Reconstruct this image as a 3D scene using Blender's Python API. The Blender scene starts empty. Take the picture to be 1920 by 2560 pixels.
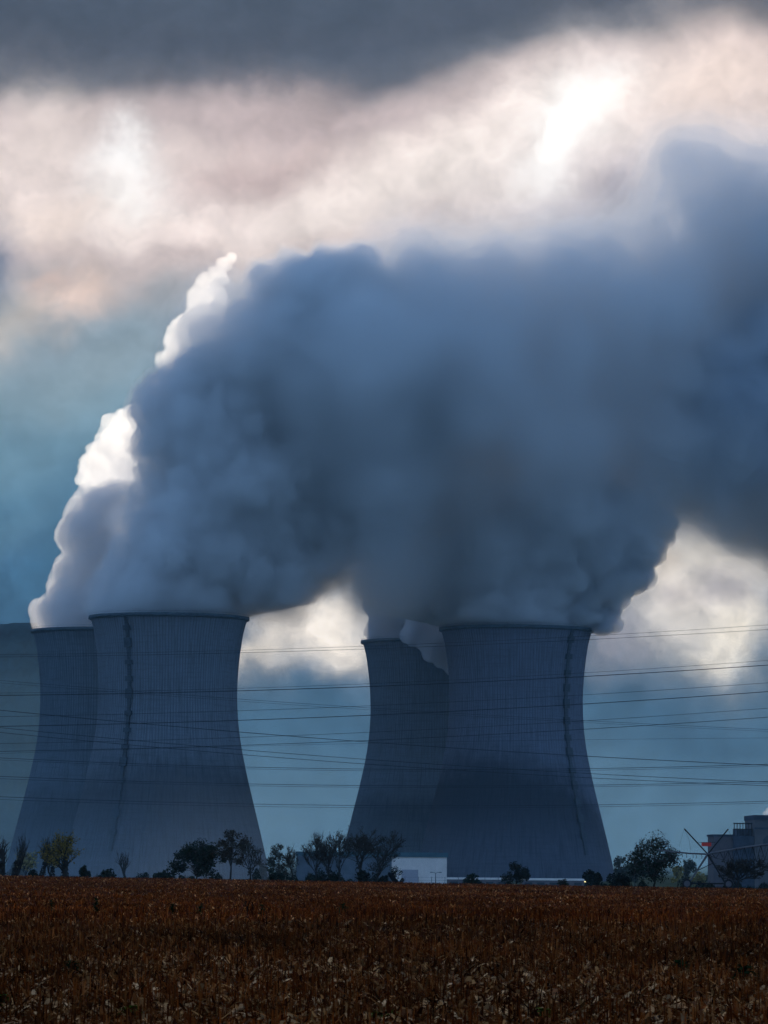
import bpy, math, random
import numpy as np
from mathutils import Vector, Matrix

random.seed(7)
rng = np.random.default_rng(11)
R = math.radians
scene = bpy.context.scene
col = scene.collection
PI = math.pi

# ------------------------------------------------------------------ camera
# telephoto, eye 2.5 m above the field; V = units of the survey grid of the photograph
K = 0.46293          # survey unit -> pixel of the 768 wide frame
F = 4025.0           # focal length in those pixels
PITCH, ROLL = R(4.89), R(0.5)
cam_d = bpy.data.cameras.new('camera')
cam = bpy.data.objects.new('camera', cam_d)
col.objects.link(cam)
cam_d.sensor_fit = 'HORIZONTAL'
cam_d.sensor_width = 24.0
cam_d.lens = 24.0 * F / 768.0
cam_d.clip_start, cam_d.clip_end = 1.0, 20000.0
EYE = Vector((0, 0, 2.5))
fwd = Vector((0, math.cos(PITCH), math.sin(PITCH)))
rt0 = Vector((1, 0, 0))
up0 = rt0.cross(fwd)
rt = (rt0 * math.cos(ROLL) + up0 * math.sin(ROLL)).normalized()
up = (up0 * math.cos(ROLL) - rt0 * math.sin(ROLL)).normalized()
m = Matrix.Identity(4)
for i in range(3):
    m[i][0], m[i][1], m[i][2], m[i][3] = rt[i], up[i], -fwd[i], EYE[i]
cam.matrix_world = m
scene.camera = cam
cam_d.dof.use_dof = True
cam_d.dof.focus_distance = 2000.0
cam_d.dof.aperture_fstop = 9.0


def at(px, py, Y):
    """survey direction (px, py) -> the point at depth Y along +Y"""
    u = (px * K - 384.0) / F
    v = (512.0 - py * K) / F
    d = fwd + rt * u + up * v
    return EYE + d * (Y / d.y)


UNIT = 1.0 / (F * K) * F / F
UNIT = K / F         # metres per survey unit per metre of depth

# ------------------------------------------------------------------ tagging


def tag(o, label=None, cat=None, group=None, kind=None):
    if label: o['label'] = label
    if cat: o['category'] = cat
    if group: o['group'] = group
    if kind: o['kind'] = kind
    return o


def empty(name, loc, rz=0.0):
    o = bpy.data.objects.new(name, None)
    col.objects.link(o)
    o.location = loc
    o.rotation_euler = (0, 0, rz)
    o.empty_display_size = 0.5
    return o


def mesh_obj(name, verts, faces, mat, parent=None, smooth=False):
    me = bpy.data.meshes.new(name)
    me.from_pydata([tuple(v) for v in verts], [], faces)
    me.update()
    if smooth:
        me.polygons.foreach_set('use_smooth', [True] * len(me.polygons))
    o = bpy.data.objects.new(name, me)
    if mat: me.materials.append(mat)
    col.objects.link(o)
    if parent: o.parent = parent
    return o


def np_mesh(name, V, Q, mat, parent=None, smooth=False, colors=None):
    """fast mesh of quads (or triangles) from numpy arrays"""
    n = Q.shape[1]
    me = bpy.data.meshes.new(name)
    me.vertices.add(len(V)); me.vertices.foreach_set('co', np.asarray(V, np.float32).ravel())
    me.loops.add(Q.size); me.loops.foreach_set('vertex_index', np.asarray(Q, np.int32).ravel())
    me.polygons.add(len(Q))
    me.polygons.foreach_set('loop_start', np.arange(0, Q.size, n, dtype=np.int32))
    me.polygons.foreach_set('loop_total', np.full(len(Q), n, np.int32))
    if smooth:
        me.polygons.foreach_set('use_smooth', np.ones(len(Q), bool))
    me.update(calc_edges=True)
    if colors is not None:
        a = me.color_attributes.new('tint', 'FLOAT_COLOR', 'POINT')
        c = np.ones((len(V), 4), np.float32); c[:, :3] = colors
        a.data.foreach_set('color', c.ravel())
    if mat: me.materials.append(mat)
    o = bpy.data.objects.new(name, me)
    col.objects.link(o)
    if parent: o.parent = parent
    return o


class MB:
    """collects boxes, bars and tubes and links them as one mesh"""
    def __init__(s): s.v, s.f = [], []

    def box(s, x0, x1, y0, y1, z0, z1):
        b = len(s.v)
        s.v += [(x0, y0, z0), (x1, y0, z0), (x1, y1, z0), (x0, y1, z0), (x0, y0, z1), (x1, y0, z1), (x1, y1, z1), (x0, y1, z1)]
        s.f += [[b + i for i in q] for q in ((0, 3, 2, 1), (4, 5, 6, 7), (0, 1, 5, 4), (1, 2, 6, 5), (2, 3, 7, 6), (3, 0, 4, 7))]
        return s

    def tube(s, pts, rad, n=6, cap=True):
        pts = [Vector(p) for p in pts]
        rads = rad if isinstance(rad, (list, tuple)) else [rad] * len(pts)
        b = len(s.v)
        for i, p in enumerate(pts):
            d = (pts[min(i + 1, len(pts) - 1)] - pts[max(i - 1, 0)]).normalized()
            a = d.cross(Vector((0.13, 0.21, 1.0)))
            if a.length < 1e-3: a = d.cross(Vector((1, 0, 0)))
            a.normalize(); c = d.cross(a)
            for k in range(n):
                t = 2 * PI * k / n
                s.v.append(tuple(p + (a * math.cos(t) + c * math.sin(t)) * rads[i]))
        for i in range(len(pts) - 1):
            for k in range(n):
                k2 = (k + 1) % n
                s.f.append([b + i * n + k, b + i * n + k2, b + (i + 1) * n + k2, b + (i + 1) * n + k])
        if cap and n > 2:
            s.f.append([b + k for k in range(n)][::-1])
            s.f.append([b + (len(pts) - 1) * n + k for k in range(n)])
        return s

    def quad(s, a, b_, c, d):
        b = len(s.v)
        s.v += [tuple(a), tuple(b_), tuple(c), tuple(d)]
        s.f.append([b, b + 1, b + 2, b + 3])
        return s

    def build(s, name, mat, parent=None, smooth=False):
        return mesh_obj(name, s.v, s.f, mat, parent, smooth)


# ------------------------------------------------------------------ node helpers


class NT:
    def __init__(s, tree): s.t = tree; s.n = tree.nodes; s.l = tree.links

    def new(s, typ, **kw):
        n = s.n.new(typ)
        for k, v in kw.items(): setattr(n, k, v)
        return n

    def put(s, sock, val):
        if isinstance(val, bpy.types.NodeSocket): s.l.new(val, sock)
        else: sock.default_value = val

    def math(s, op, a, b=0.0, c=0.0, clamp=False):
        n = s.new('ShaderNodeMath', operation=op, use_clamp=clamp)
        s.put(n.inputs[0], a); s.put(n.inputs[1], b); s.put(n.inputs[2], c)
        return n.outputs[0]

    def vec(s, op, a, b=(0, 0, 0), out=0):
        n = s.new('ShaderNodeVectorMath', operation=op)
        s.put(n.inputs[0], a)
        if op == 'SCALE': s.put(n.inputs['Scale'], b)
        else: s.put(n.inputs[1], b)
        return n.outputs['Value'] if out else n.outputs['Vector']

    def comb(s, x, y, z):
        n = s.new('ShaderNodeCombineXYZ')
        s.put(n.inputs[0], x); s.put(n.inputs[1], y); s.put(n.inputs[2], z)
        return n.outputs[0]

    def sep(s, v):
        n = s.new('ShaderNodeSeparateXYZ'); s.put(n.inputs[0], v)
        return n.outputs

    def noise(s, v, scale, detail=2.0, rough=0.5, color=False):
        n = s.new('ShaderNodeTexNoise', noise_dimensions='3D')
        s.put(n.inputs['Vector'], v); s.put(n.inputs['Scale'], scale)
        s.put(n.inputs['Detail'], detail); s.put(n.inputs['Roughness'], rough)
        return n.outputs['Color'] if color else n.outputs[0]

    def step(s, x, lo, hi):
        n = s.new('ShaderNodeMapRange', interpolation_type='SMOOTHSTEP')
        s.put(n.inputs[0], x); s.put(n.inputs[1], lo); s.put(n.inputs[2], hi)
        n.inputs[3].default_value = 0.0; n.inputs[4].default_value = 1.0
        return n.outputs[0]

    def mix(s, f, a, b):
        n = s.new('ShaderNodeMix', data_type='RGBA')
        s.put(n.inputs[0], f)
        for sock, val in ((n.inputs[6], a), (n.inputs[7], b)):
            if isinstance(val, tuple): val = (*val[:3], 1.0)
            s.put(sock, val)
        return n.outputs[2]

    def ramp(s, x, stops):
        n = s.new('ShaderNodeValToRGB')
        cr = n.color_ramp
        cr.interpolation = 'EASE'
        while len(cr.elements) > 1: cr.elements.remove(cr.elements[-1])
        for i, (p, c) in enumerate(stops):
            e = cr.elements[0] if i == 0 else cr.elements.new(p)
            e.position = p
            e.color = (*c, 1.0)
        s.put(n.inputs[0], x)
        return n.outputs[0]


def lin(r, g, b):
    f = lambda c: (c / 255 / 12.92) if c / 255 <= 0.04045 else ((c / 255 + 0.055) / 1.055) ** 2.4
    return (f(r), f(g), f(b))


def material(name, base=(0.2, 0.2, 0.2), rough=0.85, vary=0.25, scale=3.0, spec=0.2, metallic=0.0):
    """a matt painted or natural surface with procedural mottling in object space"""
    mt = bpy.data.materials.new(name); mt.use_nodes = True
    nt = NT(mt.node_tree)
    b = mt.node_tree.nodes['Principled BSDF']
    tc = nt.new('ShaderNodeTexCoord')
    n = nt.noise(tc.outputs['Object'], scale, 4.0, 0.6)
    f = nt.step(n, 0.3, 0.7)
    lo = tuple(c * (1 - vary) for c in base); hi = tuple(min(1, c * (1 + vary)) for c in base)
    nt.put(b.inputs['Base Color'], nt.mix(f, lo, hi))
    b.inputs['Roughness'].default_value = rough
    b.inputs['Metallic'].default_value = metallic
    b.inputs['Specular IOR Level'].default_value = spec
    return mt


def tint_material(name, mul=1.0, translucent=0.0):
    mt = bpy.data.materials.new(name); mt.use_nodes = True
    nt = NT(mt.node_tree)
    b = mt.node_tree.nodes['Principled BSDF']
    a = nt.new('ShaderNodeAttribute', attribute_name='tint')
    nt.put(b.inputs['Base Color'], nt.mix(1.0, (0, 0, 0), a.outputs['Color']))
    b.inputs['Roughness'].default_value = 1.0
    b.inputs['Specular IOR Level'].default_value = 0.0
    return mt


# ------------------------------------------------------------------ world: broken evening cloud in direction space
SUN_DIR = (fwd + rt * ((1235 * K - 384) / F) + up * ((512 - 235 * K) / F)).normalized()
SUN_EL = math.asin(SUN_DIR.z)
SUN_AZ = math.atan2(SUN_DIR.x, SUN_DIR.y)

world = bpy.data.worlds.new('World')
scene.world = world
world.use_nodes = True
wt = NT(world.node_tree)
for n in list(wt.n): wt.n.remove(n)
wout = wt.new('ShaderNodeOutputWorld')
bg = wt.new('ShaderNodeBackground')
wt.l.new(bg.outputs[0], wout.inputs[0])
geo = wt.new('ShaderNodeTexCoord').outputs['Generated']
sky = wt.new('ShaderNodeTexSky', sky_type='NISHITA')
sky.sun_disc = False
sky.sun_elevation = SUN_EL
sky.sun_rotation = SUN_AZ
sky.altitude = 200.0
sky.air_density = 1.6; sky.dust_density = 2.0; sky.ozone_density = 2.0

# axes of the survey grid as fixed world vectors
cf = wt.vec('DOT_PRODUCT', geo, tuple(fwd), 1)
cr_ = wt.vec('DOT_PRODUCT', geo, tuple(rt), 1)
cu = wt.vec('DOT_PRODUCT', geo, tuple(up), 1)
cfm = wt.math('MAXIMUM', cf, 0.05)
gx = wt.math('MULTIPLY_ADD', wt.math('DIVIDE', cr_, cfm), F / K / 1000, 384 / K / 1000)
gy = wt.math('MULTIPLY_ADD', wt.math('DIVIDE', cu, cfm), -F / K / 1000, 512 / K / 1000)
P0 = wt.comb(gx, gy, 0.0)
w1 = wt.vec('SUBTRACT', wt.noise(P0, 2.2, 3.0, 0.55, color=True), (0.5, 0.5, 0.5))
P = wt.vec('ADD', P0, wt.vec('SCALE', w1, 0.24))
w2 = wt.vec('SUBTRACT', wt.noise(P0, 6.5, 6.0, 0.62, color=True), (0.5, 0.5, 0.5))
Pf = wt.vec('ADD', P, wt.vec('SCALE', w2, 0.15))
py_ = wt.sep(P)[1]


def blob(cx, cy, sx, sy, rot=0.0, fine=False):
    mp = wt.new('ShaderNodeMapping', vector_type='TEXTURE')
    wt.put(mp.inputs[0], Pf if fine else P)
    mp.inputs['Location'].default_value = (cx / 1000, cy / 1000, 0)
    mp.inputs['Rotation'].default_value = (0, 0, R(rot))
    mp.inputs['Scale'].default_value = (sx / 1000, sy / 1000, 1)
    q = mp.outputs[0]
    d = wt.vec('DOT_PRODUCT', q, q, 1)
    return wt.math('EXPONENT', wt.math('MULTIPLY', d, -1.0))


SK = [  # vertical run of the sky, survey rows / 2200
    (-0.0, lin(76, 84, 98)), (0.05, lin(80, 86, 99)), (0.085, lin(92, 97, 108)), (0.125, lin(205, 188, 186)), (0.16, lin(236, 219, 213)),
    (0.21, lin(240, 224, 218)), (0.245, lin(218, 200, 194)), (0.29, lin(166, 168, 172)), (0.34, lin(142, 160, 172)), (0.40, lin(126, 154, 168)), (0.445, lin(108, 142, 160)), (0.50, lin(82, 122, 147)),
    (0.565, lin(60, 102, 132)), (0.66, lin(46, 80, 108)), (0.72, lin(52, 86, 112)), (0.80, lin(66, 96, 118))]
# the dark upper deck slants up to the right
slant = wt.math('MULTIPLY', wt.step(gx, 0.45, 1.75), 0.165)
yy = wt.math('ADD', py_, slant)
c = wt.ramp(wt.math('DIVIDE', yy, 2.2), SK)
LAY = [  # cx, cy, sx, sy, rot, colour, strength, fine
    (620, 235, 240, 60, 0, lin(190, 172, 170), 0.75, 1),
    (560, 370, 160, 66, -10, lin(206, 182, 178), 0.8, 1),
    (90, 300, 110, 110, 20, lin(246, 230, 222), 0.75, 1),
    (265, 340, 60, 60, 15, (1.02, 0.99, 0.97), 0.9, 1),
    (275, 430, 80, 80, 15, (1.04, 0.99, 0.95), 0.95, 1),
    (130, 470, 160, 50, 0, lin(250, 230, 218), 0.85, 1),
    (420, 505, 170, 42, 5, lin(254, 236, 228), 0.9, 1),
    (720, 430, 210, 58, -14, (1.0, 0.87, 0.80), 0.95, 1),
    (0, 560, 50, 80, 0, lin(100, 116, 142), 0.8, 1),
    (320, 580, 220, 50, -8, lin(200, 184, 180), 0.75, 1),
    (60, 705, 150, 55, -30, lin(196, 188, 180), 0.85, 1),
    (180, 645, 80, 48, -20, lin(240, 214, 200), 1.0, 1),
    (120, 610, 60, 30, -10, lin(226, 200, 188), 0.8, 1),
    (200, 800, 200, 60, -15, lin(150, 166, 172), 0.5, 1),
    (960, 370, 240, 80, -22, (1.0, 0.88, 0.81), 0.95, 1),
    (1560, 190, 230, 110, -8, lin(250, 228, 216), 0.9, 1),
    (1190, 310, 250, 125, -28, (1.10, 0.98, 0.91), 0.95, 1),
    (1240, 260, 100, 62, -35, (1.35, 1.29, 1.24), 0.95, 1),
    (1190, 345, 44, 80, 24, (1.25, 1.2, 1.14), 0.9, 1),
    (1450, 430, 160, 90, -10, lin(150, 145, 160), 0.5, 1),
    (1500, 560, 300, 150, 0, lin(78, 108, 148), 0.95, 1),
    (1150, 760, 420, 220, -20, lin(82, 108, 145), 0.95, 0),
    (1640, 800, 160, 260, 10, lin(60, 84, 112), 0.9, 0),
    (1480, 1010, 240, 110, 0, lin(74, 78, 98), 0.95, 1),
    (1640, 1110, 110, 60, 0, lin(70, 74, 92), 0.9, 1),
    (1330, 1080, 70, 45, 0, lin(128, 112, 122), 0.6, 1),
    (20, 1200, 130, 50, -42, lin(56, 92, 122), 0.55, 0),
    (90, 1090, 200, 40, -38, lin(96, 132, 154), 0.4, 0),
    (1480, 1300, 170, 135, 20, (1.02, 0.92, 0.80), 1.0, 1),
    (1560, 1200, 100, 55, 30, (1.05, 0.95, 0.80), 0.85, 1),
    (1425, 1200, 60, 50, 0, lin(240, 222, 200), 0.8, 1),
    (1570, 1290, 70, 80, -20, lin(156, 148, 152), 0.8, 1),
    (1440, 1300, 60, 40, 10, lin(170, 160, 160), 0.6, 1),
    (1600, 1390, 60, 75, 10, (1.2, 1.08, 0.90), 0.95, 1),
    (1550, 1440, 60, 30, 0, (1.0, 0.90, 0.76), 0.85, 1),
    (1330, 1420, 90, 70, 0, lin(150, 146, 152), 0.85, 1),
    (690, 1385, 140, 60, -18, (1.0, 0.90, 0.79), 1.0, 1),
    (755, 1385, 64, 60, 0, (1.25, 1.12, 0.97), 0.95, 1),
    (560, 1430, 90, 26, -5, lin(232, 220, 204), 0.9, 1),
    (1520, 1570, 320, 90, 0, lin(34, 70, 98), 0.75, 0),
    (640, 1280, 130, 45, -35, lin(112, 118, 130), 0.8, 1),
]
for cx, cy, sx, sy, ro, cc, st, fi in LAY:
    c = wt.mix(wt.math('MULTIPLY', blob(cx, cy, sx, sy, ro, bool(fi)), st), c, cc)
# soft texture of the cloud
tex = wt.noise(wt.vec('MULTIPLY', Pf, (0.8, 1.25, 1.0)), 5.0, 7.0, 0.62)
c = wt.vec('SCALE', c, wt.math('MULTIPLY_ADD', tex, 0.8, 0.62))
puff_ = wt.noise(wt.vec('ADD', P0, wt.vec('SCALE', w2, 0.10)), 13.0, 7.0, 0.6)
low_ = wt.step(gy, 1.02, 1.25)
c = wt.vec('SCALE', c, wt.math('MULTIPLY_ADD', wt.math('SUBTRACT', puff_, 0.5), wt.math('MULTIPLY_ADD', low_, 0.75, 0.5), 1.0))
front = wt.step(cf, 0.55, 0.93)
elev = wt.sep(geo)[2]
over = wt.ramp(wt.math('MULTIPLY_ADD', elev, 0.5, 0.5), [(0.0, (0.02, 0.03, 0.045)), (0.49, (0.08, 0.16, 0.27)), (0.55, (0.205, 0.42, 0.82)), (0.72, (0.165, 0.33, 0.65)), (1.0, (0.10, 0.195, 0.37))])
gap = wt.vec('SCALE', sky.outputs[0], 0.06)
back = wt.vec('ADD', over, wt.vec('SCALE', gap, 0.35))
c = wt.mix(front, back, c)
wt.put(bg.inputs[0], c)
bg.inputs[1].default_value = 1.0
world.cycles.sampling_method = 'MANUAL'
world.cycles.sample_map_resolution = 2048

sun_d = bpy.data.lights.new('sun', 'SUN')
sun = bpy.data.objects.new('sun', sun_d)
col.objects.link(sun)
sun_d.energy = 1.9
sun_d.angle = R(3.0)
sun_d.color = (1.0, 0.87, 0.72)
sun.rotation_euler = SUN_DIR.to_track_quat('Z', 'Y').to_euler()
sun.location = (0, 0, 300)

# ------------------------------------------------------------------ terrain
ZL, ZR = at(0, 1893, 450).z, at(1659, 1922, 450).z
XL, XR = at(0, 1888, 450).x, at(1659, 1917, 450).x


def ground_z(x, y):
    x = np.asarray(x, float); y = np.asarray(y, float)
    cross = ZL + (ZR - ZL) * np.clip((x - XL) / (XR - XL), -1.0, 2.0)
    t = np.clip((y - 120) / 330.0, 0, 1)
    z = cross * t * t * (3 - 2 * t)
    z = z + 0.16 * np.exp(-((y - 148) / 22.0) ** 2) * (0.7 + 0.3 * np.sin(x * 0.21 + 1))
    z = z + 0.05 * np.sin(x * 0.13 + y * 0.05) * np.clip(y / 100, 0, 1) * (1 - t)
    far = np.interp(y, [455, 500, 900, 1500, 9000], [0, -0.9, -3.9, -8.9, -9.4])
    keep = 1 - np.clip((y - 455) / 300, 0, 1)
    return z * keep + far


def sheet(name, xs, ys, dz, mat, smooth=True):
    X, Y = np.meshgrid(xs, ys)
    Z = ground_z(X, Y) + dz
    V = np.stack([X.ravel(), Y.ravel(), Z.ravel()], 1)
    nx = len(xs)
    i, j = np.meshgrid(np.arange(nx - 1), np.arange(len(ys) - 1))
    a = (j * nx + i).ravel()
    return np_mesh(name, V, np.stack([a, a + 1, a + nx + 1, a + nx], 1), mat, smooth=smooth)


def soil_material():
    mt = bpy.data.materials.new('stubble_soil'); mt.use_nodes = True
    nt = NT(mt.node_tree); b = mt.node_tree.nodes['Principled BSDF']
    tc = nt.new('ShaderNodeTexCoord').outputs['Object']
    n1 = nt.noise(tc, 0.06, 4.0, 0.6)
    n2 = nt.noise(tc, 3.5, 5.0, 0.65)
    mp = nt.vec('MULTIPLY', tc, (0.035, 0.3, 1.0))
    n3 = nt.noise(mp, 1.0, 3.0, 0.55)
    cc = nt.mix(nt.step(n2, 0.35, 0.7), (0.05, 0.008, 0.0015), (0.13, 0.024, 0.004))
    cc = nt.mix(nt.math('MULTIPLY', nt.step(n3, 0.55, 0.75), 0.55), cc, (0.20, 0.065, 0.018))
    cc = nt.mix(nt.math('MULTIPLY', nt.step(n1, 0.5, 0.75), 0.4), cc, (0.10, 0.035, 0.014))
    nt.put(b.inputs['Base Color'], cc)
    b.inputs['Roughness'].default_value = 1.0
    b.inputs['Specular IOR Level'].default_value = 0.0
    bp = nt.new('ShaderNodeBump'); bp.inputs['Distance'].default_value = 0.08
    nt.put(bp.inputs['Height'], n2); nt.l.new(bp.outputs[0], b.inputs['Normal'])
    return mt


g_far = material('far_meadow', (0.05, 0.06, 0.03), 1.0, 0.4, 0.02, 0.0)
soil = soil_material()
fy = np.concatenate([np.arange(-60, 60, 10), np.arange(60, 200, 2.5), np.arange(200, 461, 8)])
tag(sheet('field', np.linspace(-150, 150, 121), fy, 0.0, soil), kind='structure')
gy_ = np.concatenate([np.arange(-300, 460, 20), np.arange(460, 1600, 60), np.array([1800, 2200, 3000, 4000, 5200, 6500])])
tag(sheet('ground', np.linspace(-2600, 2600, 105), gy_, -0.25, g_far), kind='structure')

# wooded ridge in the haze, its crest followed point by point
RIDGE = [(-2000, 1420), (-700, 1380), (-200, 1350), (0, 1347), (40, 1344), (85, 1342), (140, 1352), (250, 1410), (350, 1580), (500, 1880), (800, 1890), (1250, 1890), (1500, 1890), (1659, 1880), (2000, 1860), (3500, 1800)]


def hills():
    YR = 4300.0
    n = 700
    px = np.linspace(-1900, 3500, n)
    crest = np.interp(px, [a for a, _ in RIDGE], [b for _, b in RIDGE])
    r2 = np.random.default_rng(5)
    jag = np.convolve(r2.normal(0, 1, n + 8), np.ones(3) / 3, 'same')[:n] * 2.0 + np.convolve(r2.normal(0, 1, n + 40), np.ones(21) / 21, 'same')[:n] * 9
    pts = [at(a, b + j, YR) for a, b, j in zip(px, crest, jag)]
    rows = 26
    V = []
    for k in range(rows + 4):
        t = k / rows
        for i, p in enumerate(pts):
            if t <= 1:
                y = 3100 + (YR - 3100) * t
                h = -9.4 + (p.z + 9.4) * (t ** 1.15)
                h += 6 * math.sin(i * 0.05 + 3 * t) * t * (1 - t) * 4 + r2.normal(0, 2.2) * (t > 0.05) * (t < 1)
            else:
                y = YR + (t - 1) * 1500
                h = p.z * (1 - (t - 1) * 1.2)
            V.append((p.x * y / YR if t <= 1 else p.x, y, h))
    V = np.array(V)
    i, j = np.meshgrid(np.arange(n - 1), np.arange(rows + 3))
    a = (j * n + i).ravel()
    o = np_mesh('hills', V, np.stack([a, a + 1, a + n + 1, a + n], 1), material('ridge_woods', (0.012, 0.030, 0.036), 1.0, 0.5, 0.02, 0.0), smooth=True)
    tag(o, kind='structure')


hills()

# ------------------------------------------------------------------ haze
HAZE_T = 640.0
hz = MB().box(-3000, 3000, -400, 6600, -14, HAZE_T)
hm = bpy.data.materials.new('haze_air'); hm.use_nodes = True
for n in list(hm.node_tree.nodes): hm.node_tree.nodes.remove(n)
ht = NT(hm.node_tree)
ho = ht.new('ShaderNodeOutputMaterial'); hv = ht.new('ShaderNodeVolumePrincipled')
hv.inputs['Color'].default_value = (0.52, 0.82, 1.0, 1)
hv.inputs['Density'].default_value = 0.00004
hv.inputs['Anisotropy'].default_value = 0.0
ht.l.new(hv.outputs[0], ho.inputs['Volume'])
hobj = hz.build('haze', hm)
tag(hobj, kind='stuff')

#MIST
# ------------------------------------------------------------------ cooling towers
PROF = [(1362, 163), (1380, 157.5), (1400, 153), (1450, 146.5), (1485, 144), (1520, 143), (1550, 143.8), (1580, 146), (1615, 150.5), (1650, 157), (1700, 168), (1750, 180.5), (1800, 193), (1850, 205), (1890, 214), (1902, 216.5)]
U4 = UNIT * 2061
TOPZ = 119.0
pz = np.array([TOPZ - (y - 1362) * U4 for y, _ in PROF])[::-1]
pr = np.array([r * U4 for _, r in PROF])[::-1]


def prof(z): return np.interp(z, pz, pr)


_zz = np.linspace(pz[0], pz[-1], 90)
_rr = prof(_zz)
for _ in range(6): _rr[1:-1] = (_rr[:-2] + 2 * _rr[1:-1] + _rr[2:]) / 4


def sprof(z): return float(np.interp(z, _zz, _rr))


def concrete(name, zone_z, arch, ang0, base=(0.30, 0.29, 0.30), dark=0.45, seed=0.0):
    mt = bpy.data.materials.new(name); mt.use_nodes = True
    nt = NT(mt.node_tree); b = mt.node_tree.nodes['Principled BSDF']
    tc = nt.new('ShaderNodeTexCoord').outputs['Object']
    x, y, z = nt.sep(tc)
    ang = nt.math('ARCTAN2', x, nt.math('MULTIPLY', y, -1.0))
    # meridian streaks: narrow across, long down
    st = nt.noise(nt.comb(nt.math('MULTIPLY', ang, 26.0), nt.math('MULTIPLY', z, 0.09), seed), 1.0, 4.0, 0.7)
    st2 = nt.noise(nt.comb(nt.math('MULTIPLY', ang, 70.0), nt.math('MULTIPLY', z, 0.055), seed + 4), 1.0, 2.0, 0.6)
    rib = nt.math('SINE', nt.math('MULTIPLY', ang, 156.0))
    # lift joints of the formwork
    lf = nt.noise(nt.comb(nt.math('MULTIPLY', ang, 2.0), nt.math('MULTIPLY', z, 0.9), seed + 9), 1.0, 2.0, 0.7)
    mo = nt.noise(tc, 0.05, 4.0, 0.6)
    cc = nt.mix(nt.step(st, 0.35, 0.75), tuple(c * 1.08 for c in base), tuple(c * 0.80 for c in base))
    cc = nt.mix(nt.math('MULTIPLY', nt.step(st2, 0.50, 0.68), 0.65), cc, tuple(c * 0.38 for c in base))
    up_only = nt.step(z, 38.0, 75.0)
    cc = nt.mix(nt.math('MULTIPLY', nt.math('MULTIPLY', nt.step(rib, 0.25, 0.9), up_only), 0.5), cc, tuple(c * 0.35 for c in base))
    cc = nt.mix(nt.math('MULTIPLY', nt.step(lf, 0.5, 0.66), 0.38), cc, tuple(c * 0.5 for c in base))
    cc = nt.mix(nt.math('MULTIPLY', nt.step(mo, 0.45, 0.7), 0.25), cc, tuple(c * 0.6 for c in base))
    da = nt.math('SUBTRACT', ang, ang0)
    edge = nt.math('SUBTRACT', zone_z, nt.math('MULTIPLY', nt.math('MULTIPLY', da, da), arch))
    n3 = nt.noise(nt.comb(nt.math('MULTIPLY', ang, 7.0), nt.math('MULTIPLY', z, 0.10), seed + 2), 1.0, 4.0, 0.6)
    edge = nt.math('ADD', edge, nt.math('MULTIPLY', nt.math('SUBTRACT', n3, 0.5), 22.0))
    dark_zone = nt.step(nt.math('SUBTRACT', edge, z), -6.0, 22.0)  # shell darkens below a ragged arched edge, easing near the ground
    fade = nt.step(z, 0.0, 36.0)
    dark_zone = nt.math('MULTIPLY', dark_zone, nt.math('MULTIPLY_ADD', fade, 0.5, 0.5))
    cc = nt.mix(nt.math('MULTIPLY', dark_zone, dark), cc, tuple(c * 0.10 for c in base))
    nt.put(b.inputs['Base Color'], cc)
    b.inputs['Roughness'].default_value = 0.9
    b.inputs['Specular IOR Level'].default_value = 0.1
    return mt


metal_dark = material('dark_steel', (0.035, 0.05, 0.065), 0.6, 0.3, 1.0, 0.3)
rim_mat = material('rim_paint', (0.05, 0.08, 0.10), 0.7, 0.25, 0.3, 0.2)


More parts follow.
